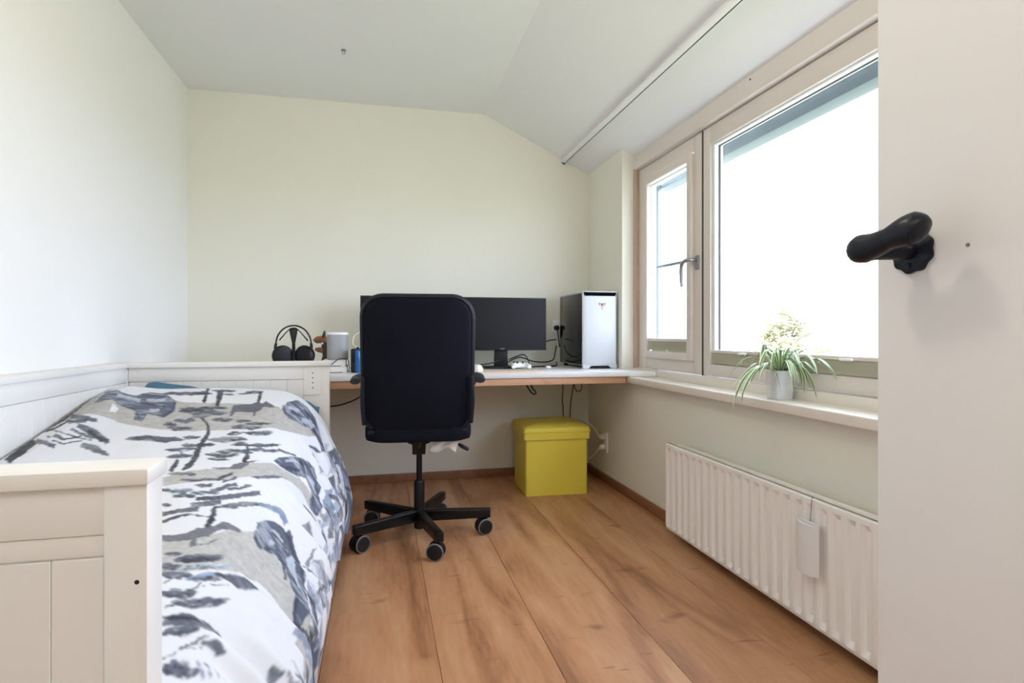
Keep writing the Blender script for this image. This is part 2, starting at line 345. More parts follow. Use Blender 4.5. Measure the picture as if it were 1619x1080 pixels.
for k in range(7):
    a = k * .9; build('branch', G().tube([(17.2, 21.7, -1.0 + .25 * k), (17.2 + .5 * math.cos(a), 21.7 + .5 * math.sin(a), -.6 + .25 * k), (17.2 + 1.0 * math.cos(a), 21.7 + 1.0 * math.sin(a), -.1 + .27 * k)], [.05, .035, .012], 6), 'bark', tr)
lg = G()
cl = [(17.2 + random.gauss(0, .80), 21.7 + random.gauss(0, .80), random.uniform(-1.4, 2.0)) for _ in range(70)]
for i in range(5200):
    c = random.choice(cl); p = Vector((c[0] + random.gauss(0, .2), c[1] + random.gauss(0, .2), c[2] + random.gauss(0, .13)))
    if (p.x - 17.2) ** 2 + (p.y - 21.7) ** 2 > (1.75 * (1 - max(0, p.z - .2) / 2.6)) ** 2: continue
    q = Matrix.Rotation(random.uniform(0, 6.3), 3, 'Z') @ Matrix.Rotation(random.uniform(-1.5, 1.5), 3, 'X')
    s_ = random.uniform(.09, .17)
    lg.add([p + q @ Vector(v) * s_ for v in ((-1, 0, 0), (0, -.55, .1), (1, 0, 0), (0, .55, .1))], [(0, 1, 2, 3)])
o = build('foliage', lg, 'tree_leaf', tr); o['kind'] = 'stuff'

# ------------------------------------------------------------------ door
dr = thing('door_1', (.675, -.17, 0), 'white flush door standing open with black curled iron lever', 'door'); dr['kind'] = 'structure'
build('leaf', bx(.675, .715, -.17, .662, .008, 2.04), 'door', dr, bevel=.002)
rs = G(); n = 64
prof = [(.0290, .675), (.0290, .671), (.024, .668), (.0, .667)]
vs = []; fs = []
for r_, x_ in prof:
    for k in range(n):
        a = 2 * math.pi * k / n; rr = r_ * (1 + .045 * math.cos(9 * a)) if r_ > .02 else r_
        vs.append((x_, .607 + rr * math.cos(a), 1.058 + rr * math.sin(a)))
for i in range(3):
    for k in range(n): fs.append((i * n + k, i * n + (k + 1) % n, (i + 1) * n + (k + 1) % n, (i + 1) * n + k))
ro = build('rosette', rs.add(vs, fs), 'iron', dr, smooth=True)
for dz in (-.019, .019):
    build('screw_head', G().lathe([(.0035, .6675), (.003, .666), (.001, .6655)], (0, .607, 1.058 + dz), 12, 'x'), 'iron', ro, smooth=True)
build('lever', G().tube([(.672, .607, 1.058), (.652, .609, 1.058), (.630, .618, 1.059), (.618, .630, 1.060), (.613, .622, 1.061), (.613, .605, 1.063), (.614, .585, 1.068), (.616, .565, 1.073), (.620, .558, 1.074), (.6225, .553, 1.072), (.624, .549, 1.069), (.625, .546, 1.067)],
      [.012, .012, .013, .0170, .0190, .0160, .0140, .0180, .0220, .0200, .0140, .004], 18), 'iron', dr, smooth=True, angle=120)
build('nail_hole', G().lathe([(.0028, .6755), (.0022, .6742)], (0, .536, 1.055), 10, 'x'), 'emblem_grey', dr)
build('latch_screw', G().lathe([(.004, .6615), (.0035, .6632)], (.682, 0, .648), 10, 'y'), 'black_metal', dr)

# ------------------------------------------------------------------ ceiling rail and hook
cr_ = thing('curtain_rail', (1.236, 1.8, 2.11), 'long white curtain rail with dark slot on the sloped ceiling', 'curtain rail')
zz = slope_z(1.236)
def rail_box(x0, x1, d0, d1, y0, y1):
    g = G(); n_ = Vector((-.49, 0, -1)).normalized(); tx = Vector((1, 0, -.49)).normalized(); o_ = Vector((1.236, 0, zz))
    P = [o_ + tx * a + n_ * b for a, b in ((x0, d0), (x1, d0), (x1, d1), (x0, d1))]
    return g.prism([(p.x, p.z) for p in P], y0, y1, 'y')
build('rail', rail_box(-.020, .008, 0, .024, -.15, 3.755), 'white_plastic', cr_, bevel=.002)
build('slot', rail_box(.008, .013, 0, .020, -.15, 3.752), 'gasket', cr_)
build('lip', rail_box(.013, .016, 0, .022, -.15, 3.752), 'aluminium', cr_)
build('end_stop', rail_box(-.006, .014, .020, .027, 3.735, 3.752), 'gasket', cr_)
hk = G().lathe([(.012, ZC), (.012, ZC - .003), (.008, ZC - .004), (.004, ZC - .004)], (-.18, 3.067, 0), 16)
hko = thing('ceiling_hook', (-.18, 3.067, ZC), 'small round metal hook screwed into the flat ceiling', 'hook')
build('plate', hk, 'steel', hko, smooth=True)
build('ring', G().tube([(-.18 + .008 * math.cos(a * .7), 3.067, ZC - .012 + .008 * math.sin(a * .7)) for a in range(10)], .0018, 6, 2), 'steel', hko, smooth=True)

# ------------------------------------------------------------------ radiator and humidifier
ra = thing('radiator', (1.33, 1.64, .046), 'long cream fluted panel radiator under the window sill', 'radiator')
Y0, Y1, Z0, Z1 = .84, 2.44, .046, .442
pitch = .0525; ny = int((Y1 - Y0) / pitch) * 10; g = G()
zs = [Z0, Z0 + .012, Z0 + .030, Z1 - .036, Z1 - .018, Z1 - .004, Z1]; wz = [0, 0, 1, 1, 0, 0, 0]; dx = [.004, 0, 0, 0, 0, 0, .006]
nn = ny + 1
for j, z in enumerate(zs):
    for i in range(nn):
        y = Y0 + (Y1 - Y0) * i / ny; ph = ((y - Y0) / pitch) % 1.0
        d = min(1, max(0, (abs(ph - .5) - .16) / .16))              # narrow grooves between broad ribs
        g.v.append((1.300 + dx[j] + .011 * d * wz[j], y, z))
for j in range(len(zs) - 1):
    for i in range(ny): g.f.append((j * nn + i, j * nn + i + 1, (j + 1) * nn + i + 1, (j + 1) * nn + i))
g.box(1.312, 1.318, Y0, Y1, Z0, Z1)
g.box(1.304, 1.318, Y0, Y0 + .003, Z0, Z1); g.box(1.304, 1.318, Y1 - .003, Y1, Z0, Z1); g.box(1.304, 1.318, Y0, Y1, Z1 - .002, Z1); g.box(1.304, 1.318, Y0, Y1, Z0, Z0 + .002)
build('front_panel', g, 'radiator', ra, smooth=True, angle=30)
build('back_panel', bx(1.348, 1.366, Y0 + .02, Y1 - .02, Z0 + .01, Z1 - .002), 'radiator', ra, bevel=.004)
for y in (1.0, 1.5, 2.0): build('spacer', bx(1.317, 1.349, y - .012, y + .012, Z1 - .05, Z1 - .012), 'radiator', ra)
for y in (1.15, 2.15): build('wall_bracket', bx(1.365, 1.4145, y - .015, y + .015, Z0 + .05, Z1 - .04), 'radiator', ra)
build('pipe', G().tube([(1.335, .86, .06), (1.335, .86, 0)], .009, 10, 1), 'radiator', ra, smooth=True)
hu = thing('radiator_humidifier', (1.285, 1.52, .214), 'white curved ceramic humidifier hanging on the radiator by a wire', 'humidifier')
g = G(); zt = lambda y: .378 - .0
pts = []
for k in range(13):
    a = -1 + 2 * k / 12; pts.append((1.2995 - .030 * math.sqrt(max(0, 1 - (a * .92) ** 2)), 1.517 + .048 * a))
inner = [(x + .006, 1.517 + (y - 1.517) * .90) for x, y in pts]
n = 13
g.add([(x, y, .214) for x, y in pts] + [(x, y, .374 + (1.2995 - x) * -.25) for x, y in pts] + [(min(x, 1.2985), y, .374 + (1.2995 - x) * -.25) for x, y in inner] + [(min(x, 1.2985), y, .345) for x, y in inner],
      [(i, i + 1, n + i + 1, n + i) for i in range(n - 1)] + [(n + i, n + i + 1, 2 * n + i + 1, 2 * n + i) for i in range(n - 1)] + [(2 * n + i, 2 * n + i + 1, 3 * n + i + 1, 3 * n + i) for i in range(n - 1)]
      + [tuple(range(n))[::-1], tuple(range(3 * n, 4 * n)), (0, n, 2 * n - 1, n - 1), (n, 2 * n, 3 * n - 1, 2 * n - 1)])
build('body', g, 'humid', hu, smooth=True, angle=45)
build('hook_wire', G().tube([(1.292, 1.512, .366), (1.294, 1.510, .40), (1.294, 1.508, .438), (1.298, 1.508, .4465), (1.306, 1.508, .4455)], .0012, 6), 'steel', hu, smooth=True)

# ------------------------------------------------------------------ desk
dk = thing('desk', (.15, 3.37, .742), 'long white desk board with a raw wood front edge below the cream wall', 'desk')
build('board', G().prism([(XL + .002, 2.985), (1.35, 2.975), (1.486, 2.90), (1.486, 3.176), (XR - .004, 3.176), (XR - .004, YB - .002), (XL + .002, YB - .002)], .7125, .742), 'desk_white', dk, bevel=.003)
build('front_lath', bx(XL + .002, 1.352, 2.992, 3.035, .674, .712), 'desk_wood', dk, bevel=.002)
build('wall_lath', bx(XL + .002, XR - .02, YB - .04, YB - .002, .674, .712), 'desk_wood', dk)
for x in (-1.09, -.3): build('cross_lath', bx(x, x + .03, 3.036, YB - .041, .674, .712), 'desk_wood', dk)
build('leg', bx(-1.09, -1.05, 3.0, 3.04, 0, .673), 'desk_white', dk, bevel=.003)
DT = .742

# ------------------------------------------------------------------ daybed
bd = thing('daybed', (-.66, 1.65, 0), 'white wooden daybed with panelled ends along the left wall', 'bed')
fb = build('footboard', bx(-1.10, -.247, .606, .630, .05, .762), 'bed', bd, bevel=.0015)
build('cap', bx(-1.113, -.208, .591, .643, .810, .826), 'bed', fb, bevel=.003)
build('top_rail', bx(-1.09, -.247, .601, .634, .764, .810), 'bed', fb, bevel=.0015)
build('stile', bx(-.247, -.211, .597, .636, 0, .8095), 'bed', fb, bevel=.0015)
build('stile', bx(-1.112, -1.076, .597, .636, 0, .8095), 'bed', fb, bevel=.0015)
x = -.249
build('inner_rail', bx(-1.075, -.249, .6035, .633, .744, .7635), 'bed', fb, bevel=.001)
while x > -1.07:
    build('board', bx(max(x - .0423, -1.075), x - .0003, .6025, .606, .05, .7425), 'bed', fb, bevel=.0010, seg=1); x -= .0425
build('screw_hole', G().lathe([(.0022, .5968), (.0018, .5975)], (-.2195, 0, .7195), 10, 'y'), 'grey_plastic', fb)
hb = build('headboard', bx(-1.03, -.33, 2.722, 2.745, .05, .745), 'bed', bd, bevel=.0015)
build('cap', bx(-1.113, -.215, 2.700, 2.765, .806, .828), 'bed', hb, bevel=.003)
build('top_rail', bx(-1.03, -.33, 2.714, 2.75, .748, .806), 'bed', hb, bevel=.0015)
build('stile', bx(-.33, -.2205, 2.711, 2.755, 0, .8055), 'bed', hb, bevel=.002)
build('stile', bx(-1.112, -1.032, 2.711, 2.755, 0, .8055), 'bed', hb, bevel=.002)
x = -.332
while x > -1.02:
    build('board', bx(max(x - .0696, -1.028), x - .0004, 2.7175, 2.722, .30, .746), 'bed', hb, bevel=.0010, seg=1); x -= .07
pl = build('bracket_plate', bx(-.318, -.252, 2.7095, 2.711, .682, .80), 'bed', hb, bevel=.0005, seg=1)
build('ledge', bx(-.328, -.256, 2.706, 2.711, .677, .681), 'bed', hb)
for k in range(4): build('peg_hole', G().lathe([(.003, 2.7092), (.0025, 2.7098)], (-.292, 0, .775 - .022 * k), 8, 'y'), 'grey_plastic', hb)
bp_ = build('back_panel', bx(-1.09, -1.042, .64, 2.71, .10, .745), 'bed', bd, bevel=.0015)
build('cap', bx(-1.113, -1.026, .6435, 2.6995, .807, .827), 'bed', bp_, bevel=.003)
build('top_rail', bx(-1.10, -1.034, .64, 2.711, .746, .807), 'bed', bp_, bevel=.0015)
y = .645
while y < 2.69:
    build('board', bx(-1.042, -1.038, y + .0003, min(y + .0697, 2.71), .30, .744), 'bed', bp_, bevel=.0007, seg=1); y += .07
sr = build('side_rail', bx(-.245, -.222, .637, 2.71, .30, .40), 'bed', bd, bevel=.002)
for k in range(2):
    d_ = build('drawer', bx(-.246, -.224, .645 + 1.033 * k, 1.668 + 1.033 * k, .05, .295), 'bed', bd, bevel=.002)
    build('knob', G().lathe([(.008, -.224), (.008, -.214), (.016, -.208), (.014, -.200), (.0, -.198)], (0, 1.156 + 1.033 * k, .17), 16, 'x'), 'bed', d_, smooth=True)
mt = tag(build('mattress', bx(-1.03, -.36, .642, 2.705, .40, .505), 'mattress', bevel=.03, seg=4), 'white mattress under the printed duvet', 'mattress')

# noise helper
def vnoise(x, y, seed, scale):
    r = np.random.default_rng(seed); T = r.random((64, 64)); x = np.asarray(x) * scale; y = np.asarray(y) * scale
    xi = np.floor(x).astype(int); yi = np.floor(y).astype(int); fx = x - xi; fy = y - yi; fx = fx * fx * (3 - 2 * fx); fy = fy * fy * (3 - 2 * fy)
    g_ = lambda a, b: T[a % 64, b % 64]
    return (g_(xi, yi) * (1 - fx) + g_(xi + 1, yi) * fx) * (1 - fy) + (g_(xi, yi + 1) * (1 - fx) + g_(xi + 1, yi + 1) * fx) * fy
def fbm(x, y, seed, scale, o=4):
    return sum(vnoise(x, y, seed + k, scale * 2 ** k) * .5 ** (k + 1) for k in range(o)) / (1 - .5 ** o)

# ---- duvet surface
NP, NY = 460, 620
ygrid = np.linspace(.652, 2.648, NY)
def top_z(y): return np.interp(y, [.64, 1.3, 1.6, 1.88, 2.05, 2.2, 2.4, 2.55, 2.66], [.553, .556, .566, .592, .622, .655, .697, .714, .714])
PX = np.zeros((NY, NP)); PZ = np.zeros((NY, NP)); ARC = 1.36
for j, y in enumerate(ygrid):
    zt = float(top_z(y)); zl = zt + .018 * np.clip((y - 1.5) / .8, 0, 1)
    cx = np.array([-1.031, -.97, -.85, -.70, -.55, -.44, -.36, -.305, -.255, -.205, -.168, -.147, -.138, -.140, -.150, -.158])
    cz = np.array([zl, zl + .012, zt + .012, zt + .012, zt + .008, zt, zt - .018, zt - .050, zt - .105, .30 + (zt - .105 - .30) * .60, .30 + (zt - .105 - .30) * .28, .315, .25, .19, .13, .085])
    # smooth by dense Catmull-like interpolation over chord length
    d = np.concatenate([[0], np.cumsum(np.hypot(np.diff(cx), np.diff(cz)))])
    q = np.linspace(0, d[-1], 800); xs = np.interp(q, d, cx); zs_ = np.interp(q, d, cz)
    k = np.hanning(71); k /= k.sum()
    pad = 35
    xs2 = np.convolve(np.concatenate([np.full(pad, xs[0]) , xs, np.full(pad, xs[-1])]), k, 'valid'); zs2 = np.convolve(np.concatenate([np.full(pad, zs_[0]), zs_, np.full(pad, zs_[-1])]), k, 'valid')
    d2 = np.concatenate([[0], np.cumsum(np.hypot(np.diff(xs2), np.diff(zs2)))]); t = np.linspace(0, d2[-1], NP)
    PX[j] = np.interp(t, d2, xs2); PZ[j] = np.interp(t, d2, zs2)
P_ = np.broadcast_to(np.linspace(0, ARC, NP), (NY, NP)); Y_ = np.broadcast_to(ygrid[:, None], (NY, NP)).copy()
side = np.clip((P_ - .80) / .18, 0, 1)
# normals of the smooth profile
gx = np.gradient(PX, axis=1); gz = np.gradient(PZ, axis=1); ln = np.hypot(gx, gz) + 1e-9; nx_, nz_ = -gz / ln, gx / ln
wr = (fbm(P_ * .8, Y_, 21, 4, 3) - .5) * .022 + (fbm(P_ + .35 * Y_, Y_ * .5, 31, 9, 3) - .5) * .010
fold = side * ((fbm(P_ * .25, Y_, 41, 9, 3) - .5) * .050 + (vnoise(P_ * .12 + .2 * Y_, Y_, 51, 26) - .5) * .030)
edge = np.clip((Y_ - 2.58) / .08, 0, 1) ** 2
disp = wr * (1 - edge) + fold
disp = np.where(P_ < .06, np.maximum(disp, 0) * .3, disp)
DX = PX + nx_ * disp; DZ = PZ + nz_ * disp - .018 * edge
DX = np.maximum(DX, -1.031)
Yv = Y_ + .010 * (fbm(P_, Y_, 61, 5, 2) - .5)
# ---- print of the duvet cover: flat shapes in cloth coordinates (across, along)
c_, s_ = math.cos(YAW), math.sin(YAW)
zc_ = PX * s_ + Y_ * c_
PU = 809.5 + F_PX * (PX * c_ - Y_ * s_) / zc_; PV = V0 - F_PX * (PZ - CAM_H) / zc_
nxc = nx_ * (0 - PX) + nz_ * (CAM_H - PZ)
PUg = np.where(nxc > 0, PU, -9999); CU = PUg[::5, ::5].copy(); CV = PV[::5, ::5].copy()
def cloth(u, v):
    """where on the cloth a point of the photographed print lies -> (across, along) in metres"""
    i = int(np.argmin((CU - u) ** 2 + (CV - v) ** 2)); j, k = (i // CU.shape[1]) * 5, (i % CU.shape[1]) * 5
    ja, ka = max(j - 6, 0), max(k - 6, 0); A = PUg[ja:j + 7, ka:k + 7]; B = PV[ja:j + 7, ka:k + 7]
    q = int(np.argmin((A - u) ** 2 + (B - v) ** 2)); return P_[0, ka + q % A.shape[1]], ygrid[ja + q // A.shape[1]]
tex = np.zeros((NY, NP, 3)); tex[:] = (.70, .715, .76)
tint = fbm(P_, Y_, 71, 2.5, 3)[..., None]; tex *= (.94 + .12 * tint)
wob_p = (fbm(P_, Y_, 81, 60, 3) - .5) * .014; wob_y = (fbm(P_, Y_, 91, 60, 3) - .5) * .016
brush = fbm(P_ * .35, Y_ * 1.2 + .25 * P_, 101, 55, 3); blot = fbm(P_, Y_, 121, 16, 4); fine = fbm(P_, Y_, 111, 90, 3)
def fill(poly, col, alpha=1.0, wob=1.0, tex_amt=.5, densify=6, mapped=None):
    if mapped is None:
        pts_ = []
        for (a, b), (c2, d2) in zip(poly, poly[1:] + poly[:1]):
            n_ = max(1, int(math.hypot(c2 - a, d2 - b) / densify))
            pts_ += [(a + (c2 - a) * k / n_, b + (d2 - b) * k / n_) for k in range(n_)]
        Q = np.array([cloth(*p) for p in pts_])
    else: Q = np.array(mapped)
    p0, y0 = Q.min(0) - .02; p1, y1 = Q.max(0) + .02
    j0, j1 = np.searchsorted(ygrid, [y0, y1]); i0, i1 = int(max(0, p0 / ARC * NP)), int(min(NP, p1 / ARC * NP + 1))
    if j1 <= j0 or i1 <= i0: return
    X = P_[j0:j1, i0:i1] + wob_p[j0:j1, i0:i1] * wob; Y = Y_[j0:j1, i0:i1] + wob_y[j0:j1, i0:i1] * wob
    ins = np.zeros(X.shape, bool)
    for (xa, ya), (xb, yb) in zip(Q, np.roll(Q, -1, 0)):
        if ya == yb: continue
        cnd = (ya > Y) != (yb > Y); ins ^= cnd & (X < (xb - xa) * (Y - ya) / (yb - ya) + xa)
    m_ = ins.astype(float)
    for _ in range(1):
        q_ = np.pad(m_, 1, mode='edge'); m_ = (q_[:-2, 1:-1] + q_[2:, 1:-1] + q_[1:-1, :-2] + q_[1:-1, 2:] + 2 * q_[1:-1, 1:-1]) / 6
    b = .6 * brush[j0:j1, i0:i1] + .4 * blot[j0:j1, i0:i1]; a_ = m_ * alpha * np.clip(1 - tex_amt * 2.6 * (b - .46), .12, 1)
    a_ = a_[..., None]; shade = (.8 + .4 * fine[j0:j1, i0:i1])[..., None]
    tex[j0:j1, i0:i1] = tex[j0:j1, i0:i1] * (1 - a_) + np.array(col) * shade * a_
def stroke(pts, w, col, alpha=1.0, wob=.6, tex_amt=.5):
    n_ = len(pts); ws = w if isinstance(w, (list, tuple)) else [w] * n_; Lp = []; Rp = []
    for i, (x, y) in enumerate(pts):
        a = pts[max(i - 1, 0)]; b = pts[min(i + 1, n_ - 1)]; dx_, dy_ = b[0] - a[0], b[1] - a[1]; l = math.hypot(dx_, dy_) + 1e-6
        nx2, ny2 = -dy_ / l * ws[i] / 2, dx_ / l * ws[i] / 2; Lp.append((x + nx2, y + ny2)); Rp.append((x - nx2, y - ny2))
    fill(Lp + Rp[::-1], col, alpha, wob, tex_amt, 3)
def dab(cx_, cy_, rx, ry, ang, col, alpha):
    ca, sa = math.cos(ang), math.sin(ang); P2 = []
    for k in range(9):
        a = 2 * math.pi * k / 9; x, y = rx * math.cos(a) * random.uniform(.85, 1.15), ry * math.sin(a); P2.append((cx_ + x * ca - y * sa, cy_ + x * sa + y * ca))
    fill(P2, col, alpha, .5, .45, 50)
def canopy(x0, x1, y0, y1, col, alpha=.9, tilt=0):
    """a flat acacia crown: a cluster of small overlapping leaf dabs, darker underneath"""
    W_, H_ = x1 - x0, y1 - y0; n_ = int(7 + W_ * .22 + H_ * .5); col = np.array(col)
    for k in range(n_):
        t = (k + random.random()) / n_; env = math.sqrt(max(.08, 1 - (2 * t - 1) ** 2)); yy = random.uniform(-.42, .42) * env
        cc = col * (1.25 - .9 * (yy + .3)) if random.random() < .75 else np.array(INK)
        dab(x0 + W_ * t, (y0 + y1) / 2 + yy * H_, W_ * random.uniform(.08, .16) + 1.6, H_ * random.uniform(.14, .26) + .35, random.uniform(-.12, .12) + tilt, np.clip(cc, .03, .6), alpha * random.uniform(.7, 1))
    stroke([(x0 + W_ * .12, y1 - H_ * .2), (x0 + W_ * .5, y1 - H_ * .02), (x0 + W_ * .9, y1 - H_ * .22)], max(.9, H_ * .14), INK, .6)
TAUPE = (.40, .385, .365); INK = (.035, .042, .060); SLATE = (.095, .108, .145); GREY = (.21, .22, .25); BLUE = (.20, .255, .37); PALE = (.42, .47, .56)
# hills
fill([(20, 700), (60, 672), (100, 645), (140, 628), (180, 621), (290, 635), (400, 637), (440, 642), (470, 662), (505, 690), (490, 690), (455, 682), (430, 677), (350, 680), (290, 681), (235, 678), (200, 671), (155, 657), (130, 655), (90, 672), (40, 700)], TAUPE, .95, .5, .25)
fill([(256, 757), (300, 746), (350, 742), (400, 733), (430, 732), (450, 742), (475, 755), (490, 775), (503, 800), (508, 815), (497, 803), (480, 778), (462, 763), (440, 757), (420, 753), (380, 757), (350, 762), (300, 766), (256, 770)], (.41, .405, .385), .9, .5, .3)
fill([(256, 852), (330, 846), (370, 838), (400, 843), (430, 868), (450, 900), (475, 945), (492, 1000), (503, 1079), (470, 1079), (466, 1000), (450, 970), (430, 940), (410, 922), (380, 910), (350, 903), (310, 902), (256, 903)], (.41, .405, .385), .9, .5, .3)
# trunks
for pts, w_ in (([(329, 614), (326, 625), (322, 636)], 5), ([(349, 618), (347, 628), (343, 641)], [10, 9, 6]), ([(412, 620), (411, 628), (409, 636)], [6, 5, 4]),
                ([(318, 658), (323, 665), (331, 678), (328, 689), (318, 702), (311, 718), (305, 730), (297, 738), (286, 745)], [4, 4, 5, 6, 8, 9, 9, 9, 3]),
                ([(286, 712), (288, 720)], 3), ([(281, 726), (278, 733), (270, 746)], [5, 8, 7]), ([(392, 706), (392, 718), (389, 725), (385, 733)], [4, 6, 8, 5]),
                ([(341, 800), (337, 812), (334, 822), (326, 834)], [5, 9, 11, 9]), ([(10, 730), (30, 716), (56, 698)], [9, 12, 10]), ([(43, 696), (58, 686), (70, 683), (84, 679), (104, 668)], 3),
                ([(83, 680), (96, 687), (110, 690), (145, 697)], 2), ([(81, 699), (100, 704), (112, 700), (128, 698)], 2), ([(72, 690), (98, 697), (130, 690)], 2), ([(0, 722), (40, 698), (100, 664), (150, 624)], [3, 4, 3, 5])):
    stroke(pts, w_, (.03, .034, .045), 1.0, .6, .15)
# crowns
for x0, x1, y0, y1, cc in ((260, 322, 620, 625, SLATE), (308, 333, 619, 624, INK), (340, 370, 616, 619, INK), (355, 368, 621, 624, SLATE), (391, 414, 618, 623, INK), (378, 392, 621, 623, SLATE),
        (291, 352, 641, 647, SLATE), (285, 318, 645, 649, INK), (304, 352, 648, 655, SLATE), (306, 330, 652, 659, GREY), (279, 305, 657, 668, SLATE), (260, 277, 666, 674, SLATE), (338, 366, 659, 666, SLATE),
        (374, 395, 663, 668, SLATE), (391, 425, 668, 672, INK), (369, 410, 672, 679, GREY), (268, 302, 673, 680, SLATE), (362, 381, 683, 689, INK), (388, 428, 681, 687, SLATE), (256, 287, 690, 697, SLATE), (206, 282, 690, 698, SLATE),
        (293, 316, 688, 693, SLATE), (332, 384, 691, 699, GREY), (290, 314, 700, 706, SLATE), (314, 336, 699, 706, INK), (371, 422, 699, 706, SLATE), (265, 310, 707, 713, SLATE), (347, 396, 711, 719, SLATE), (420, 442, 700, 704, INK),
        (268, 300, 717, 725, SLATE), (328, 372, 717, 724, SLATE), (330, 360, 725, 729, INK), (395, 440, 708, 714, SLATE), (269, 302, 747, 754, GREY), (299, 310, 751, 755, INK), (292, 350, 760, 764, SLATE), (309, 333, 768, 773, SLATE),
        (256, 268, 773, 778, INK), (268, 300, 775, 782, BLUE), (276, 305, 782, 789, SLATE), (304, 340, 779, 785, SLATE), (400, 440, 754, 759, SLATE), (344, 374, 799, 804, SLATE), (360, 412, 795, 801, GREY), (256, 270, 797, 802, SLATE),
        (264, 286, 871, 878, SLATE), (282, 346, 877, 891, SLATE), (290, 332, 881, 889, INK), (256, 284, 889, 898, SLATE), (289, 358, 892, 900, PALE), (256, 302, 902, 914, SLATE), (300, 362, 908, 923, BLUE), (256, 306, 932, 948, SLATE),
        (276, 345, 949, 963, SLATE), (256, 306, 994, 1008, SLATE), (258, 292, 1046, 1072, SLATE), (275, 308, 1060, 1074, SLATE)):
    canopy(x0, x1, y0, y1, cc, .88)
for pts, w_, cc in (([(344, 760), (356, 756), (368, 750)], 4, INK), ([(350, 766), (362, 763), (374, 757)], 4, SLATE), ([(332, 779), (352, 775), (374, 768)], 5, SLATE), ([(360, 777), (378, 774), (396, 769)], 4, SLATE),
        ([(344, 789), (378, 785), (410, 781)], 7, SLATE), ([(310, 791), (330, 790), (348, 788)], 6, INK), ([(300, 800), (322, 798), (348, 794)], 7, SLATE), ([(256, 812), (285, 809), (314, 805)], [7, 6, 8], INK), ([(256, 823), (275, 818), (304, 814)], [5, 4, 2], INK), ([(304, 815), (318, 817), (330, 818)], 1.6, INK),
        ([(339, 913), (362, 916), (384, 925), (405, 936)], [6, 15, 14, 5], SLATE), ([(340, 908), (355, 914)], 9, INK), ([(256, 924), (272, 914)], 2.5, INK), ([(297, 935), (310, 931), (318, 923)], 2.5, INK), ([(317, 929), (335, 930), (356, 930)], 1.6, INK),
        ([(256, 965), (272, 961), (281, 955)], 2.5, INK), ([(256, 985), (290, 984), (320, 991), (345, 1006), (356, 1020), (363, 1033)], [14, 20, 20, 16, 10, 5], SLATE), ([(258, 980), (300, 984), (330, 996)], 5, INK), ([(315, 1018), (332, 1026), (346, 1043)], [6, 12, 6], SLATE),
        ([(257, 1043), (287, 1028), (305, 1019), (322, 1010)], [4, 4, 3, 2], INK), ([(287, 1029), (305, 1026), (316, 1025)], 2, INK), ([(307, 1050), (312, 1066), (317, 1079)], 4, BLUE), ([(318, 1054), (326, 1079)], 4, BLUE), ([(335, 1062), (338, 1079)], 4, PALE), ([(424, 1060), (428, 1070), (434, 1079)], [5, 10, 14], SLATE),
        ([(110, 659), (130, 661), (153, 666)], [8, 9, 5], SLATE), ([(104, 666), (118, 668), (136, 666)], 6, INK), ([(121, 674), (145, 684), (170, 701)], [8, 13, 8], SLATE), ([(138, 682), (158, 696), (172, 700)], 6, INK), ([(110, 681), (130, 688), (150, 694)], 4, SLATE), ([(128, 704), (148, 710), (172, 718)], [7, 10, 4], SLATE), ([(57, 697), (70, 702), (87, 708)], [8, 9, 6], SLATE), ([(85, 690), (100, 696)], 5, SLATE),
        ([(408, 798), (424, 803), (440, 811), (452, 829)], [4, 6, 7, 5], BLUE), ([(489, 704), (498, 708), (506, 716)], [3, 4, 2], SLATE), ([(474, 802), (482, 814), (493, 829)], [7, 9, 5], SLATE), ([(494, 716), (504, 728), (509, 748)], 4, BLUE), ([(440, 708), (456, 716), (470, 720)], 3, SLATE)):
    stroke(pts, w_, cc, .97, .6, .35)
# antelopes
fill([(369, 639), (399, 637), (407, 634), (415, 637), (421, 633), (437, 643), (427, 643), (416, 643), (411, 649), (405, 651), (403, 658), (400, 658), (401, 651), (388, 650.5), (372, 650), (366, 657), (362, 656), (366, 650), (357, 655), (366, 647)], (.10, .10, .125), .96, .1, .1, 3)
fill([(330, 741), (360, 740), (372, 734), (385, 732), (400, 729), (410, 728), (396, 733), (388, 738), (380, 742), (350, 743.5)], (.12, .12, .15), .95, .1, .1, 3)
fill([(255.5, 841), (278, 842), (296.7, 840.5), (312, 834.5), (328, 833), (344, 830), (350, 826), (358, 826.7), (368, 832), (382, 840), (379, 843), (368, 840), (350, 838), (339, 841.7), (330, 849.5), (312, 850.5), (310, 863), (299, 864.5), (302, 853), (256.7, 851.7)], (.12, .125, .155), .96, .1, .1, 3)
stroke([(314, 862), (328, 860), (344, 853)], 2.5, (.13, .13, .16), .9, .1, .1)
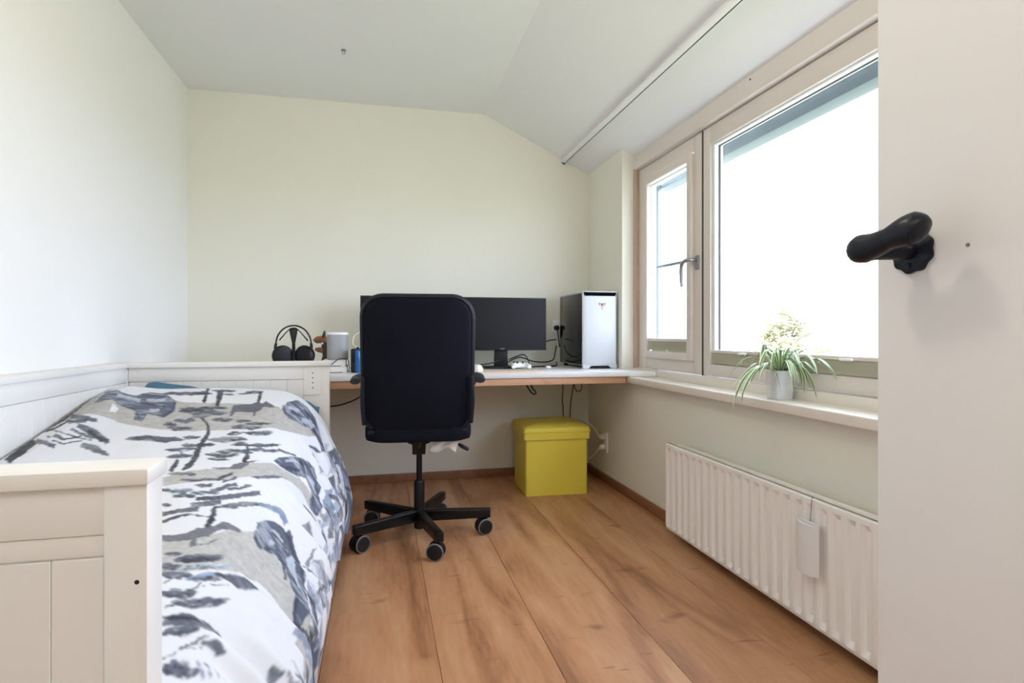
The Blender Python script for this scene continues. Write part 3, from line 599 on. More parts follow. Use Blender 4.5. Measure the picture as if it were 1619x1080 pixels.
# large animals in grey-blue wash
def beast(poly, lights, darks):
    fill(poly, (.24, .275, .36), .97, .2, .35)
    fill(poly, (.075, .09, .135), .9, .2, 2.6)
    for k in range(len(poly)):
        (xa, ya), (xb, yb) = poly[k], poly[(k + 1) % len(poly)]; stroke([(xa, ya), (xb, yb)], 1.5, (.06, .07, .11), .75, .4, .5)
    for p_, w_ in darks: stroke(p_, w_, (.05, .06, .095), .9, .5, .5)
    for p_, w_ in lights: stroke(p_, w_, (.52, .57, .67), .75, .5, .4)
beast([(150, 637), (168, 620), (185, 617), (215, 628), (225, 624), (238, 621), (262, 624), (277, 634), (276, 646), (258, 657), (245, 653), (232, 652), (224, 665), (212, 663), (215, 650), (200, 645), (188, 640), (178, 632), (165, 634)],
      [([(186, 623), (205, 629), (222, 634)], 5), ([(232, 633), (250, 634), (262, 632)], 4), ([(236, 648), (252, 646)], 4)], [([(224, 626), (240, 627), (262, 628)], 5), ([(192, 641), (214, 646)], 3), ([(258, 655), (272, 646), (276, 636)], 4), ([(214, 652), (220, 660)], 4), ([(218, 634), (240, 641), (262, 641)], 3)])
fill([(172, 652), (178, 638), (188, 648), (182, 653)], (.8, .81, .86), .95, .1, .1)
beast([(447, 645), (455, 637), (470, 635), (485, 645), (497, 660), (503, 675), (508, 690), (514, 715), (507, 715), (500, 690), (490, 675), (480, 672), (470, 665), (458, 660), (450, 652)],
      [([(456, 643), (466, 646), (474, 650)], 4), ([(478, 662), (490, 667), (496, 676)], 7)], [([(448, 640), (451, 652)], 4), ([(460, 650), (472, 655), (482, 660)], 4), ([(480, 648), (492, 660), (500, 672)], 4), ([(496, 678), (504, 690), (509, 704)], 5)])
beast([(434, 727), (442, 722), (470, 722), (490, 728), (500, 738), (505, 755), (507, 780), (508, 812), (500, 798), (492, 775), (483, 757), (470, 750), (455, 742), (443, 736)],
      [([(452, 728), (464, 729), (474, 733)], 4), ([(486, 748), (496, 762), (501, 780)], 6)], [([(474, 730), (486, 731), (496, 738)], 7), ([(443, 735), (458, 739), (474, 746)], 4), ([(484, 752), (494, 764)], 3)])
beast([(400, 845), (405, 830), (418, 823), (435, 825), (450, 835), (463, 850), (473, 870), (480, 895), (484, 910), (490, 945), (485, 965), (478, 985), (474, 1010), (468, 1000), (466, 975), (462, 940), (455, 915), (447, 890), (435, 875), (420, 870), (410, 865), (404, 855)],
      [([(424, 858), (434, 860)], 7), ([(430, 836), (442, 844), (450, 856)], 5), ([(458, 880), (466, 900), (474, 930)], 10)], [([(401, 848), (408, 862), (414, 869)], 4), ([(418, 866), (436, 870), (447, 888), (452, 900)], 5), ([(428, 842), (442, 852), (452, 868)], 4), ([(455, 838), (466, 858), (476, 884), (482, 905)], 6), ([(448, 892), (450, 918)], 4), ([(464, 950), (468, 985)], 4)])
# streaky print on the hanging side
for pts, w_, cc in (([(480, 1030), (490, 1012), (499, 994)], [4, 7, 4], INK), ([(499, 994), (501, 965), (507, 930)], 4, SLATE), ([(507, 935), (511, 965), (513, 1000)], 3, SLATE), ([(492, 872), (492, 886), (492, 902)], [3, 6, 3], SLATE), ([(477, 831), (486, 844), (493, 858)], 5, SLATE), ([(510, 818), (510, 850), (510, 890)], [4, 6, 4], BLUE),
        ([(516, 868), (518, 890), (519, 920)], [4, 6, 3], SLATE), ([(500, 941), (509, 932), (518, 921)], 5, INK), ([(521, 818), (524, 836), (527, 851)], 3, INK), ([(525, 711), (529, 722), (533, 733)], 5, INK), ([(524, 753), (527, 762), (529, 772)], 5, INK), ([(533, 745), (537, 765)], 3, INK), ([(537, 778), (540, 785), (544, 793)], 5, SLATE), ([(522, 788), (522, 806)], 4, INK), ([(516, 700), (522, 730), (524, 750)], 7, PALE),
        ([(517, 775), (520, 800), (519, 830)], 12, BLUE), ([(531, 775), (533, 800), (528, 830)], 9, BLUE), ([(514, 1000), (508, 1040), (500, 1075)], 5, SLATE), ([(500, 1010), (494, 1050), (490, 1079)], 6, BLUE), ([(540, 740), (545, 770), (546, 790)], 3, SLATE), ([(536, 800), (534, 826)], 5, INK)):
    stroke(pts, w_, cc, .85, 1.0, .6)
rs_ = random.Random(5)
for k in range(300):
    p0 = rs_.uniform(.92, 1.30); y0 = rs_.uniform(.70, 2.60); L_ = rs_.uniform(.05, .20); sl = rs_.gauss(0, .35); w_ = rs_.uniform(.004, .013)
    if p0 < np.interp(y0, [.7, 1.7, 2.6], [1.06, 1.02, .93]): continue
    cc = rs_.choice([INK, SLATE, SLATE, BLUE, BLUE, GREY, PALE]); q = []
    for sg in (1, -1):
        for t in ((0, .3, .65, 1) if sg > 0 else (1, .65, .3, 0)):
            q.append((p0 + L_ * t, y0 + L_ * sl * t + .012 * math.sin(6 * t + k) + sg * w_ * (.35 + math.sin(math.pi * t))))
    fill(None, cc, .85, .9, .5, mapped=q)
# the cloth repeats its print: fill what the photograph does not show from one repeat further on
sm = lambda q: np.clip(q, 0, 1)
hid = sm((228 - PU + 80 * (blot - .5)) / 22) * sm((PV - 745 + 60 * (blot - .5)) / 15)
hid = np.maximum(hid, sm((PV - 1095 + 60 * (blot - .5)) / 25)); hid = np.maximum(hid, np.maximum(nxc <= 0, P_ > 1.18))
src_j = np.clip((np.arange(NY) + int(.82 / (ygrid[1] - ygrid[0]))), 0, NY - 1)[:, None]; src_i = np.clip(np.arange(NP) , 0, NP - 1)[None, :]
rep = tex[np.where(src_j >= NY - 12, src_j - 300, src_j) + 0 * src_i, src_i + 0 * src_j]
rep = np.where((P_ > 1.18)[..., None], tex[:, (np.arange(NP) * .5 + 160).astype(int) % NP], rep)
tex = tex * (1 - hid[..., None]) + rep * hid[..., None]
tex = np.clip(tex, .02, .9)

def duvet():
    me = bpy.data.meshes.new('duvet'); n_ = NY * NP
    co = np.stack([DX, Yv, DZ], -1).reshape(-1, 3).astype(np.float32)
    i = np.arange(NY * NP).reshape(NY, NP); q = np.stack([i[:-1, :-1], i[:-1, 1:], i[1:, 1:], i[1:, :-1]], -1).reshape(-1, 4)
    me.vertices.add(n_); me.vertices.foreach_set('co', co.ravel())
    me.loops.add(q.size); me.loops.foreach_set('vertex_index', q.ravel().astype(np.int32))
    me.polygons.add(len(q)); me.polygons.foreach_set('loop_start', (np.arange(len(q)) * 4).astype(np.int32)); me.polygons.foreach_set('loop_total', np.full(len(q), 4, np.int32))
    me.update(calc_edges=True); me.polygons.foreach_set('use_smooth', np.ones(len(q), bool))
    at = me.color_attributes.new('print', 'FLOAT_COLOR', 'POINT')
    at.data.foreach_set('color', np.concatenate([tex.reshape(-1, 3), np.ones((n_, 1))], 1).astype(np.float32).ravel())
    m = bpy.data.materials.new('printed_cotton'); m.use_nodes = True; nt = m.node_tree; b = nt.nodes['Principled BSDF']
    a = nt.nodes.new('ShaderNodeAttribute'); a.attribute_name = 'print'; nt.links.new(a.outputs['Color'], b.inputs['Base Color'])
    b.inputs['Roughness'].default_value = .85; b.inputs['Specular IOR Level'].default_value = .2; b.inputs['Sheen Weight'].default_value = .1
    tc = nt.nodes.new('ShaderNodeTexCoord'); nz2 = nt.nodes.new('ShaderNodeTexNoise'); nz2.inputs['Scale'].default_value = 700; nt.links.new(tc.outputs['Object'], nz2.inputs['Vector'])
    bp = nt.nodes.new('ShaderNodeBump'); bp.inputs['Strength'].default_value = .12; bp.inputs['Distance'].default_value = .002; nt.links.new(nz2.outputs['Fac'], bp.inputs['Height']); nt.links.new(bp.outputs['Normal'], b.inputs['Normal'])
    me.materials.append(m); o = bpy.data.objects.new('duvet', me); C.objects.link(o)
    so = o.modifiers.new('thickness', 'SOLIDIFY'); so.thickness = .012; so.offset = -1
    return o
tag(duvet(), 'white duvet printed with grey trees, hills and animals, spread over the daybed', 'duvet')

# teal pillow under the far end of the duvet
g = G(); nxp, nyp = 40, 26; xs_ = np.linspace(-1.015, -.262, nxp); vs = []
for k in range(2):
    for i, x in enumerate(xs_):
        tp = float(np.interp(x, [-1.015, -.97, -.945, -.91, -.85, -.78, -.70, -.50, -.40, -.33, -.295, -.262], [.655, .700, .752, .760, .748, .738, .715, .690, .672, .664, .650, .615]))
        for j in range(nyp):
            e_ = math.sin(math.pi * (j / (nyp - 1)) ** 4.0)
            mid = .595 if x < -.4 else .595 - (x + .4) * -.2
            ex = min(1, min(x + 1.015, -.262 - x) / .06 + .15)
            h = mid + ((tp - mid) * e_ if k == 0 else -.07 * e_ * ex)
            yy = 2.36 + .343 * j / (nyp - 1)
            if yy < 2.650:                                   # under the cloth: stay below its underside
                row = int(np.clip(np.searchsorted(ygrid, yy), 0, NY - 1)); top = np.argmax(DX[row])
                lim = float(np.interp(x, np.maximum.accumulate(DX[row, :top + 1]), DZ[row, :top + 1])) - .022
                h = min(h, lim - (.0 if k == 0 else .02))
            vs.append((x, yy, h))
g.v = vs; n_ = nxp * nyp
for i in range(nxp - 1):
    for j in range(nyp - 1):
        a = i * nyp + j; g.f.append((a, a + nyp, a + nyp + 1, a + 1)); g.f.append((n_ + a, n_ + a + 1, n_ + a + nyp + 1, n_ + a + nyp))
for i in range(nxp - 1):
    for j in (0, nyp - 1): a = i * nyp + j; g.f.append((a, a + nyp, n_ + a + nyp, n_ + a))
for j in range(nyp - 1):
    for i in (0, nxp - 1): a = i * nyp + j; g.f.append((a, a + 1, n_ + a + 1, n_ + a))
tag(build('pillow', g, 'pillow', smooth=True, angle=80), 'teal pillow tucked under the duvet at the headboard', 'pillow')

# ------------------------------------------------------------------ office chair
ch = thing('office_chair', (.183, 2.728, 0), 'black high-backed office chair on five casters in front of the desk', 'office chair', rz=R(-5), local=True)
def rrect(w, h, r, n=8, taper=0.0):
    P = []
    for cx_, cz_, a0 in ((w / 2 - r, h / 2 - r, 0), (-w / 2 + r, h / 2 - r, 90), (-w / 2 + r, -h / 2 + r, 180), (w / 2 - r, -h / 2 + r, 270)):
        for k in range(n + 1):
            a = R(a0 + 90 * k / n); P.append((cx_ + r * math.cos(a), cz_ + r * math.sin(a)))
    return P
def back_shell(w, h, r, zc, y_of, t, dome):
    """rounded slab, slightly bowed, its rear face domed"""
    g = G(); out = rrect(w, h, r); n = len(out); rings = [(1.0, 0, t), (1.0, 0, 0), (.985, -.006, None), (.955, -.0095, None), (.88, -dome * .75, None), (.6, -dome, None), (.25, -dome, None)]
    vs = []
    for s_, dy, tt in rings:
        for x, z in out:
            xx, zz = x * s_, z * (1 - (1 - s_) * w / h) if s_ > .85 else z * s_
            # hips: a little narrower towards the bottom
            xx *= 1 - .035 * max(0, -(zz / h) - .2)
            y = y_of(zz / h) + .035 * (abs(xx) / (w / 2)) ** 2 + (tt if tt is not None else dy)
            vs.append((xx, y, zc + zz))
    fs = []
    for i in range(len(rings) - 1):
        for k in range(n): fs.append((i * n + k, i * n + (k + 1) % n, (i + 1) * n + (k + 1) % n, (i + 1) * n + k))
    fs.append(tuple((len(rings) - 1) * n + k for k in range(n))); fs.append(tuple(range(n))[::-1])
    return g.add(vs, fs)
yo = lambda q: -.258 - .055 * q + .05 * max(0, -q - .15)
build('backrest', back_shell(.458, .575, .085, .816, yo, .045, .014), 'chair_fabric', ch, smooth=True, angle=50)
rim = rrect(.468, .588, .088); rim = rim + rim[:1]
build('back_rim', G().tube([(x * (1 - .035 * max(0, -(z / .588) - .2)), yo(z / .588) + .035 * (abs(x) / .231) ** 2 + .012, .816 + z) for x, z in rim], .0125, 8, 1), 'chair_rim', ch, smooth=True)
for s_ in (-1, 1):
    build('side_bracket', G().tube([(s_ * .232, -.236, .77), (s_ * .234, -.226, .66), (s_ * .229, -.212, .56)], [.008, .011, .009], 8), 'chair_rim', ch, smooth=True)
    build('bracket_foot', bx(min(s_ * .185, s_ * .215), max(s_ * .185, s_ * .215), -.200, -.180, .514, .532), 'chair_rim', ch, bevel=.004)
st = G(); pr = rrect(.47, .46, .09); n = len(pr)
lv = [(.90, .475), (.985, .483), (1.0, .50), (1.0, .535), (.97, .552), (.80, .560), (.4, .563)]
st.add([(x * s_, y * s_ + .02, z) for s_, z in lv for x, y in pr], [(i * n + k, i * n + (k + 1) % n, (i + 1) * n + (k + 1) % n, (i + 1) * n + k) for i in range(len(lv) - 1) for k in range(n)] + [tuple(range(n))[::-1], tuple((len(lv) - 1) * n + k for k in range(n))])
build('seat', st, 'chair_fabric', ch, smooth=True, angle=50)
for s_ in (-1, 1):
    a_ = build('armrest', G().tube([(s_ * .275, -.15, .742), (s_ * .278, -.02, .748), (s_ * .278, .12, .744), (s_ * .276, .155, .738)], [.022, .026, .026, .018], 12, 4, (.62, 1.05)), 'grey_plastic', ch, smooth=True)
    build('arm_post', G().tube([(s_ * .262, .02, .735), (s_ * .240, .0, .69), (s_ * .218, -.03, .60), (s_ * .205, -.04, .52), (s_ * .17, -.03, .480), (s_ * .11, -.02, .474)], .013, 8, 4, (1, 1.4)), 'black_plastic', a_, smooth=True)
build('back_support', G().tube([(0, -.165, .60), (0, -.165, .52), (0, -.12, .468), (0, -.05, .458)], .022, 8, 4, (.6, 1.5)), 'black_metal', ch, smooth=True)
mc = build('mechanism', G().prism([(-.060, .474), (.060, .474), (.050, .452), (.030, .446), (.030, .40), (-.030, .40), (-.030, .446), (-.050, .452)], -.09, .09, 'y'), 'black_metal', ch, bevel=.004)
build('lever', G().tube([(.04, -.03, .455), (.13, -.04, .452), (.165, -.045, .447), (.185, -.05, .435)], .004, 8), 'black_metal', ch, smooth=True)
build('lever_paddle', G().tube([(.180, -.05, .438), (.195, -.052, .428), (.222, -.055, .414), (.228, -.055, .411)], [.007, .015, .015, .008], 10, 4, (.6, 1)), 'black_plastic', ch, smooth=True)
build('gas_lift', G().lathe([(.0138, .25), (.0138, .41)], n=20), 'black_metal', ch, smooth=True)
build('sleeve', G().lathe([(.018, .035), (.024, .04), (.0255, .05), (.0245, .252), (.021, .262), (.014, .264)], n=24), 'black_metal', ch, smooth=True)
wheel = None
for k in range(5):
    a = R(-2 + 72 * k); ca, sa = math.cos(a), math.sin(a)
    g = G(); L = .315
    prof = [(.020, .124, .072), (L - .02, .121, .078), (L + .020, .120, .080)]
    vs = []
    for d, zt_, zb in prof:
        for oy, z in ((-.017, zb), (.017, zb), (.017, zt_ - .003), (.014, zt_), (-.014, zt_), (-.017, zt_ - .003)): vs.append((d, oy, z))
    fs = [(i * 6 + q, i * 6 + (q + 1) % 6, (i + 1) * 6 + (q + 1) % 6, (i + 1) * 6 + q) for i in range(2) for q in range(6)] + [tuple(range(6))[::-1], tuple(range(12, 18))]
    g.add(vs, fs).xform(Matrix.Rotation(a, 4, 'Z'))
    build('base_leg', g, 'black_metal', ch, bevel=.002)
    turn = [20, -50, 35, 10, 60][k]
    m4 = Matrix.Translation((L * ca, L * sa, 0)) @ Matrix.Rotation(a + R(turn), 4, 'Z')
    cs = build('caster', G().lathe([(.006, .07), (.006, .10)], n=10).xform(m4), 'black_metal', ch)
    hood = G()
    hp = [(.034 * math.cos(R(t)), .037 + .034 * math.sin(R(t))) for t in range(10, 171, 20)]
    hood.prism([(x - .012, z) for x, z in hp] + [(x - .012, z) for x, z in [(-.028, .047), (.028, .047)]], -.009, .009, 'y')
    build('caster_hood', hood.xform(m4), 'black_plastic', cs)
    for sgn in (-1, 1):
        wl = G().lathe([(.030, sgn * .0085), (.0365, sgn * .011), (.0375, sgn * .016), (.0365, sgn * .0245), (.033, sgn * .026)], (-.012, 0, .0375), 28, 'y')
        build('wheel', wl.xform(m4), 'black_plastic', cs, smooth=True)
        ring = G().lathe([(.0325, sgn * .0262), (.0345, sgn * .0266), (.0372, sgn * .0245), (.0379, sgn * .0225)], (-.012, 0, .0375), 28, 'y', False)
        build('wheel_ring', ring.xform(m4), 'caster_ring', cs, smooth=True)
lb = G(); pts = []
for i in range(9):
    for j in range(7):
        x = .07 + .115 * i / 8; z = .474 - .05 * j / 6 - .012 * math.sin(i * .9) * (j / 6); pts.append((x - .02 * j / 6, -.12 + .012 * math.sin(i * 1.3 + j), z))
lb.add(pts, [(i * 7 + j, (i + 1) * 7 + j, (i + 1) * 7 + j + 1, i * 7 + j + 1) for i in range(8) for j in range(6)])
o = build('care_label', lb, 'paper', ch, smooth=True, angle=80); o['label'] = 'white crumpled label hanging under the seat'

# ------------------------------------------------------------------ yellow storage ottoman
ot = thing('storage_ottoman', (1.03, 3.42, 0), 'yellow vinyl storage cube with padded lid under the desk', 'ottoman', rz=R(-3), local=True)
def soft_box(w, d, z0, z1, bulge, top=0.0, n=9):
    g = G(); P = rrect(w, d, .012, 3); ns = []
    for i in range(len(P)):
        (xa, ya), (xb, yb) = P[i], P[(i + 1) % len(P)]; m_ = 6 if math.hypot(xb - xa, yb - ya) > .1 else 1
        ns += [(xa + (xb - xa) * k / m_, ya + (yb - ya) * k / m_) for k in range(m_)]
    n_ = len(ns); vs = []
    for r_ in range(n):
        t = r_ / (n - 1); z = z0 + (z1 - z0) * t
        for x, y in ns:
            k = bulge * math.sin(math.pi * t) * (1 - (abs(x) / (w / 2)) ** 4 if abs(abs(y) - d / 2) < .004 else 1 - (abs(y) / (d / 2)) ** 4 if abs(abs(x) - w / 2) < .004 else 0)
            vs.append((x * (1 + k), y * (1 + k), z))
    for s_, dz in ((.97, .004), (.85, .004 + top * .5), (.5, .004 + top), (.15, .004 + top)):
        vs += [(x * s_, y * s_, z1 + dz) for x, y in ns]
    m = n + 4
    fs = [(i * n_ + k, i * n_ + (k + 1) % n_, (i + 1) * n_ + (k + 1) % n_, (i + 1) * n_ + k) for i in range(m - 1) for k in range(n_)]
    fs += [tuple(range(n_))[::-1], tuple((m - 1) * n_ + k for k in range(n_))]
    return g.add(vs, fs)
build('body', soft_box(.376, .376, .0, .335, -.012), 'yellow', ot, smooth=True, angle=50)
lid = build('lid', soft_box(.400, .400, .330, .396, .012, .016), 'yellow', ot, smooth=True, angle=50)
rr = rrect(.412, .412, .014, 3); rr = rr + rr[:1]
build('seam_piping', G().tube([(x * .985, y * .985, .375) for x, y in rr], .0040, 6, 1), 'yellow', lid, smooth=True)

# ------------------------------------------------------------------ things on the desk
def monitor(cx, yc, w_, z0, z1, label, rz):
    t = thing('monitor', (cx, yc, DT), label, 'monitor', 'pair of black monitors on the desk', rz, True)
    h0, h1 = z0 - DT, z1 - DT
    build('housing', bx(-w_ / 2, w_ / 2, -.012, .022, h0, h1), 'black_plastic', t, bevel=.004)
    build('screen', bx(-w_ / 2 + .007, w_ / 2 - .007, -.0132, -.0118, h0 + .020, h1 - .007), 'screen', t)
    build('logo', bx(-.014, .014, -.0134, -.0118, h0 + .007, h0 + .013), 'caster_ring', t)
    build('neck', G().prism([(-.045, 0.008), (.045, 0.008), (.035, h0 + .10), (-.035, h0 + .10)], .028, .045, 'y'), 'black_plastic', t, bevel=.003)
    build('joint', bx(-.04, .04, .020, .030, h0 + .03, h0 + .10), 'black_plastic', t)
    build('base', G().prism(rrect(.235, .17, .03), .0005, .012), 'black_plastic', t, bevel=.003)
    return t
monitor(.732, 3.43, .556, .850, 1.173, 'right-hand black monitor beside the white computer tower', 0)
monitor(.170, 3.43, .556, .850, 1.173, 'left-hand black monitor mostly hidden behind the office chair', 0)

pc = thing('computer_tower', (1.287, 3.44, DT), 'white computer tower with black glass side at the right end of the desk', 'computer')
X0, X1, YF, YR, ZB, ZT = 1.182, 1.398, 3.222, 3.678, DT + .018, 1.206
build('case', bx(X0 + .004, X1, YF + .03, YR, ZB, ZT - .004), 'pc_white', pc, bevel=.003)
build('glass_side', bx(X0, X0 + .0045, YF + .034, YR - .002, ZB + .004, ZT - .010), 'pc_glass', pc, bevel=.001)
build('top_panel', bx(X0, X1, YF + .001, YR, ZT - .006, ZT), 'pc_white', pc, bevel=.002)
fp = build('front_panel', G().prism([(X0, YF + .03), (X0, YF + .014), (X0 + .024, YF), (X1 - .012, YF), (X1, YF + .014), (X1, YF + .03)], ZB + .010, ZT - .028), 'pc_white', pc, bevel=.002)
build('intake_slot', G().prism([(X0 + .006, ZT - .006), (X1 - .004, ZT - .006), (X1 - .018, ZT - .0275), (X0 + .03, ZT - .0275)], YF + .002, YF + .03, 'y'), 'matte_black', pc)
for xa, xb in ((X0, X0 + .006), (X1 - .005, X1)): build('slot_cheek', bx(xa, xb, YF + .012, YF + .032, ZT - .03, ZT - .005), 'pc_white', pc, bevel=.001)
build('skirt', G().prism([(X0, ZB + .011), (X0, DT + .001), (X0 + .034, DT + .001), (X0 + .052, ZB), (X1 - .052, ZB), (X1 - .034, DT + .001), (X1, DT + .001), (X1, ZB + .011)], YF + .006, YF + .03, 'y'), 'pc_white', pc, bevel=.0015)
build('base_shade_block', bx(X0 + .02, X1 - .02, YF + .032, YF + .06, DT + .002, ZB), 'black_plastic', pc)  # black block that puts in the shade under the case front
for y in (YR - .04,):
    for x in (X0 + .03, X1 - .03): build('foot', G().lathe([(.014, DT + .0005), (.014, ZB)], (x, y, 0), 12), 'black_plastic', pc)
em = build('emblem', G().prism([(-.0105, .006), (.0105, .006), (.006, -.008), (0, -.0125), (-.006, -.008)], YF - .0008, YF + .0005, 'y').xform(Matrix.Translation((1.300, 0, 1.128))), 'emblem_red', fp)
for s_ in (-1, 1):
    build('emblem_wing', G().prism([(s_ * .012, .008), (s_ * .024, .009), (s_ * .0195, -.005), (s_ * .013, -.011), (s_ * .0145, -.001)], YF - .0008, YF + .0005, 'y').xform(Matrix.Translation((1.300, 0, 1.128))), 'emblem_grey', fp)
    build('emblem_claw', G().prism([(s_ * .004, -.014), (s_ * .011, -.0125), (s_ * .006, -.021)], YF - .0008, YF + .0005, 'y').xform(Matrix.Translation((1.300, 0, 1.128))), 'emblem_red', fp)
build('emblem_tail', G().prism([(-.002, -.022), (.003, -.021), (.002, -.032), (-.0015, -.033)], YF - .0008, YF + .0005, 'y').xform(Matrix.Translation((1.300, 0, 1.128))), 'emblem_grey', fp)

# headphones on a stand
hx, hy = -.443, 3.22
hs = thing('headphone_stand', (hx, hy, DT), 'black slim headphone stand on the left of the desk', 'headphone stand')
build('foot', G().lathe([(.06, DT + .0005), (.06, DT + .008), (.05, DT + .012), (.012, DT + .014)], (hx, hy, 0), 28), 'black_plastic', hs, smooth=True)
build('post', G().prism([(-.008, .012), (.010, .012), (.008, .16), (.020, .228), (.018, .236), (-.020, .236), (-.022, .228), (-.008, .16)], hy - .006, hy + .006, 'y').xform(Matrix.Translation((hx, 0, DT))), 'black_plastic', hs, bevel=.002)
hp = thing('headphones', (hx, hy, DT + .2), 'black over-ear headphones hanging on the stand behind the bed end', 'headphones')
arc = [(hx + .088 * math.cos(R(a)), hy, DT + .155 + .098 * math.sin(R(a))) for a in range(-2, 184, 12)]
build('headband', G().tube(arc, .0058, 8, 2, (.7, 1.6)), 'black_plastic', hp, smooth=True)
build('band_pad', G().tube([(hx - .070, hy - .004, DT + .176), (hx - .022, hy - .004, DT + .232), (hx, hy - .004, DT + .2385), (hx + .022, hy - .004, DT + .232), (hx + .072, hy - .004, DT + .172)], [.006, .004, .006, .004, .006], 8, 3, (.6, 1.6)), 'black_plastic', hp, smooth=True)
for s_ in (-1, 1):
    c0 = Vector((hx + s_ * .0555, hy, DT + .094)); ax = Matrix.Rotation(R(-28 * s_), 4, 'Z') @ Matrix.Rotation(R(18 * s_), 4, 'Y')
    cup = G().lathe([(.030, -.022), (.047, -.020), (.0545, -.010), (.0545, .004), (.049, .012), (.030, .014)], n=26, axis='y').xform(Matrix.Translation(c0) @ ax)
    e_ = build('ear_cup', cup, 'black_plastic', hp, smooth=True)
    build('ear_pad', G().lathe([(.026, .013), (.046, .013), (.048, .022), (.042, .028), (.028, .028)], n=26, axis='y').xform(Matrix.Translation(c0) @ ax), 'chair_fabric', e_, smooth=True)
    build('yoke', G().tube([(hx + s_ * .088, hy, DT + .158), (hx + s_ * .090, hy - .004, DT + .135), (hx + s_ * .084, hy - .01, DT + .115)], [.007, .008, .007], 8), 'black_plastic', hp, smooth=True)

# speaker on two white books
bkx = -.232
for k, (z0, z1, dx_) in enumerate(((DT + .0005, DT + .0345, .004), (DT + .035, DT + .068, -.003))):
    t = thing('book', (bkx + dx_, 3.30, z0), ('lower white book of the stack under the speaker', 'upper white book directly under the speaker')[k], 'book', 'white books under the speaker')
    x0, x1 = bkx - .060 + dx_, bkx + .058 + dx_
    build('pages', bx(x0 + .003, x1 - .003, 3.205, 3.395, z0 + .0028, z1 - .0028), 'paper', t)
    build('cover', G().box(x0, x1, 3.20, 3.40, z1 - .0026, z1).box(x0, x1, 3.20, 3.40, z0, z0 + .0026).box(x1 - .0028, x1, 3.20, 3.40, z0, z1), ('paper', 'grey_plastic')[k] if k == 0 else 'paper', t)
    build('title_band', bx(x0 + .01, x1 - .022, 3.1990, 3.2002, z0 + .0005, z0 + .0035), 'black_plastic', t)
sp = thing('smart_speaker', (bkx + .008, 3.30, DT + .0685), 'pale grey rounded speaker with white top standing on white books', 'speaker')
so_ = rrect(.112, .112, .040, 6); n = len(so_); zb = DT + .0687
lv = [(.90, 0, 0), (.98, .004, 0), (1, .010, 0), (1, .136, 0)]
build('cloth_body', G().add([(bkx + .008 + x * s_, 3.30 + y * s_, zb + z) for s_, z, _ in lv for x, y in so_], [(i * n + k, i * n + (k + 1) % n, (i + 1) * n + (k + 1) % n, (i + 1) * n + k) for i in range(3) for k in range(n)] + [tuple(range(n))[::-1], tuple(3 * n + k for k in range(n))]), 'speaker_cloth', sp, smooth=True)
lv = [(1.004, .1362), (1.004, .144), (.97, .148), (.6, .149)]
build('top_cap', G().add([(bkx + .008 + x * s_, 3.30 + y * s_, zb + z) for s_, z in lv for x, y in so_], [(i * n + k, i * n + (k + 1) % n, (i + 1) * n + (k + 1) % n, (i + 1) * n + k) for i in range(3) for k in range(n)] + [tuple(range(n))[::-1], tuple(3 * n + k for k in range(n))]), 'white_plastic', sp, smooth=True)

# carved dog figurine
fx, fy = -.327, 3.455
fg = thing('animal_figurine', (fx, fy, DT), 'small carved brown animal figurine with dark pointed ear beside the speaker', 'figurine')
build('body', G().lathe([(.028, DT + .0005), (.032, DT + .02), (.030, DT + .05), (.022, DT + .085), (.018, DT + .10), (.008, DT + .106)], (fx + .03, fy, 0), 18), 'dark_brown', fg, smooth=True)
build('head', G().tube([(fx + .045, fy, DT + .165), (fx + .02, fy, DT + .172), (fx - .01, fy, DT + .176), (fx - .03, fy, DT + .168), (fx - .036, fy, DT + .163)], [.016, .024, .021, .017, .008], 12), 'brown_wood', fg, smooth=True)
build('jaw', G().tube([(fx + .04, fy, DT + .125), (fx + .015, fy, DT + .115), (fx - .015, fy, DT + .118), (fx - .032, fy, DT + .122)], [.014, .017, .014, .006], 12), 'brown_wood', fg, smooth=True)
build('neck', G().tube([(fx + .030, fy, DT + .09), (fx + .026, fy, DT + .13), (fx + .022, fy, DT + .165)], [.022, .024, .018], 12), 'dark_brown', fg, smooth=True)
for dy in (-.011, .011): build('ear', G().tube([(fx + .012, fy + dy, DT + .18), (fx + .017, fy + dy * 1.2, DT + .205), (fx + .020, fy + dy * 1.3, DT + .228)], [.010, .008, .001], 8), 'dark_brown', fg, smooth=True)
build('cheek_patch', G().tube([(fx + .012, fy - .020, DT + .158), (fx + .004, fy - .021, DT + .150)], [.007, .005], 8), 'paper', fg, smooth=True)

# black desk gadget, blue can, white charging lead
gd = thing('charging_station', (-.105, 3.22, DT), 'small black box on the desk half hidden behind the chair', 'box')
build('body', bx(-.150, -.075, 3.19, 3.27, DT + .0005, DT + .128), 'black_plastic', gd, bevel=.006)
build('lip', bx(-.146, -.079, 3.187, 3.191, DT + .01, DT + .05), 'grey_plastic', gd, bevel=.001)
bc = thing('spray_can', (-.112, 3.165, DT), 'slim blue can standing before the black box', 'can')
build('body', G().lathe([(.012, DT + .0005), (.0145, DT + .004), (.0145, DT + .112), (.011, DT + .122), (.007, DT + .125)], (-.112, 3.165, 0), 20), 'blue', bc, smooth=True)
build('cap', G().lathe([(.0075, DT + .125), (.0075, DT + .137), (.005, DT + .139)], (-.112, 3.165, 0), 16), 'black_plastic', bc, smooth=True)
tag(build('charging_lead', G().tube([(-.085, 3.24, DT + .130), (-.132, 3.245, DT + .142), (-.142, 3.25, DT + .17), (-.132, 3.255, DT + .20), (-.105, 3.26, DT + .215), (-.08, 3.265, DT + .20)], .0032, 8, 5), 'cable_white', smooth=True), 'thin white lead looping above the black box', 'cable')
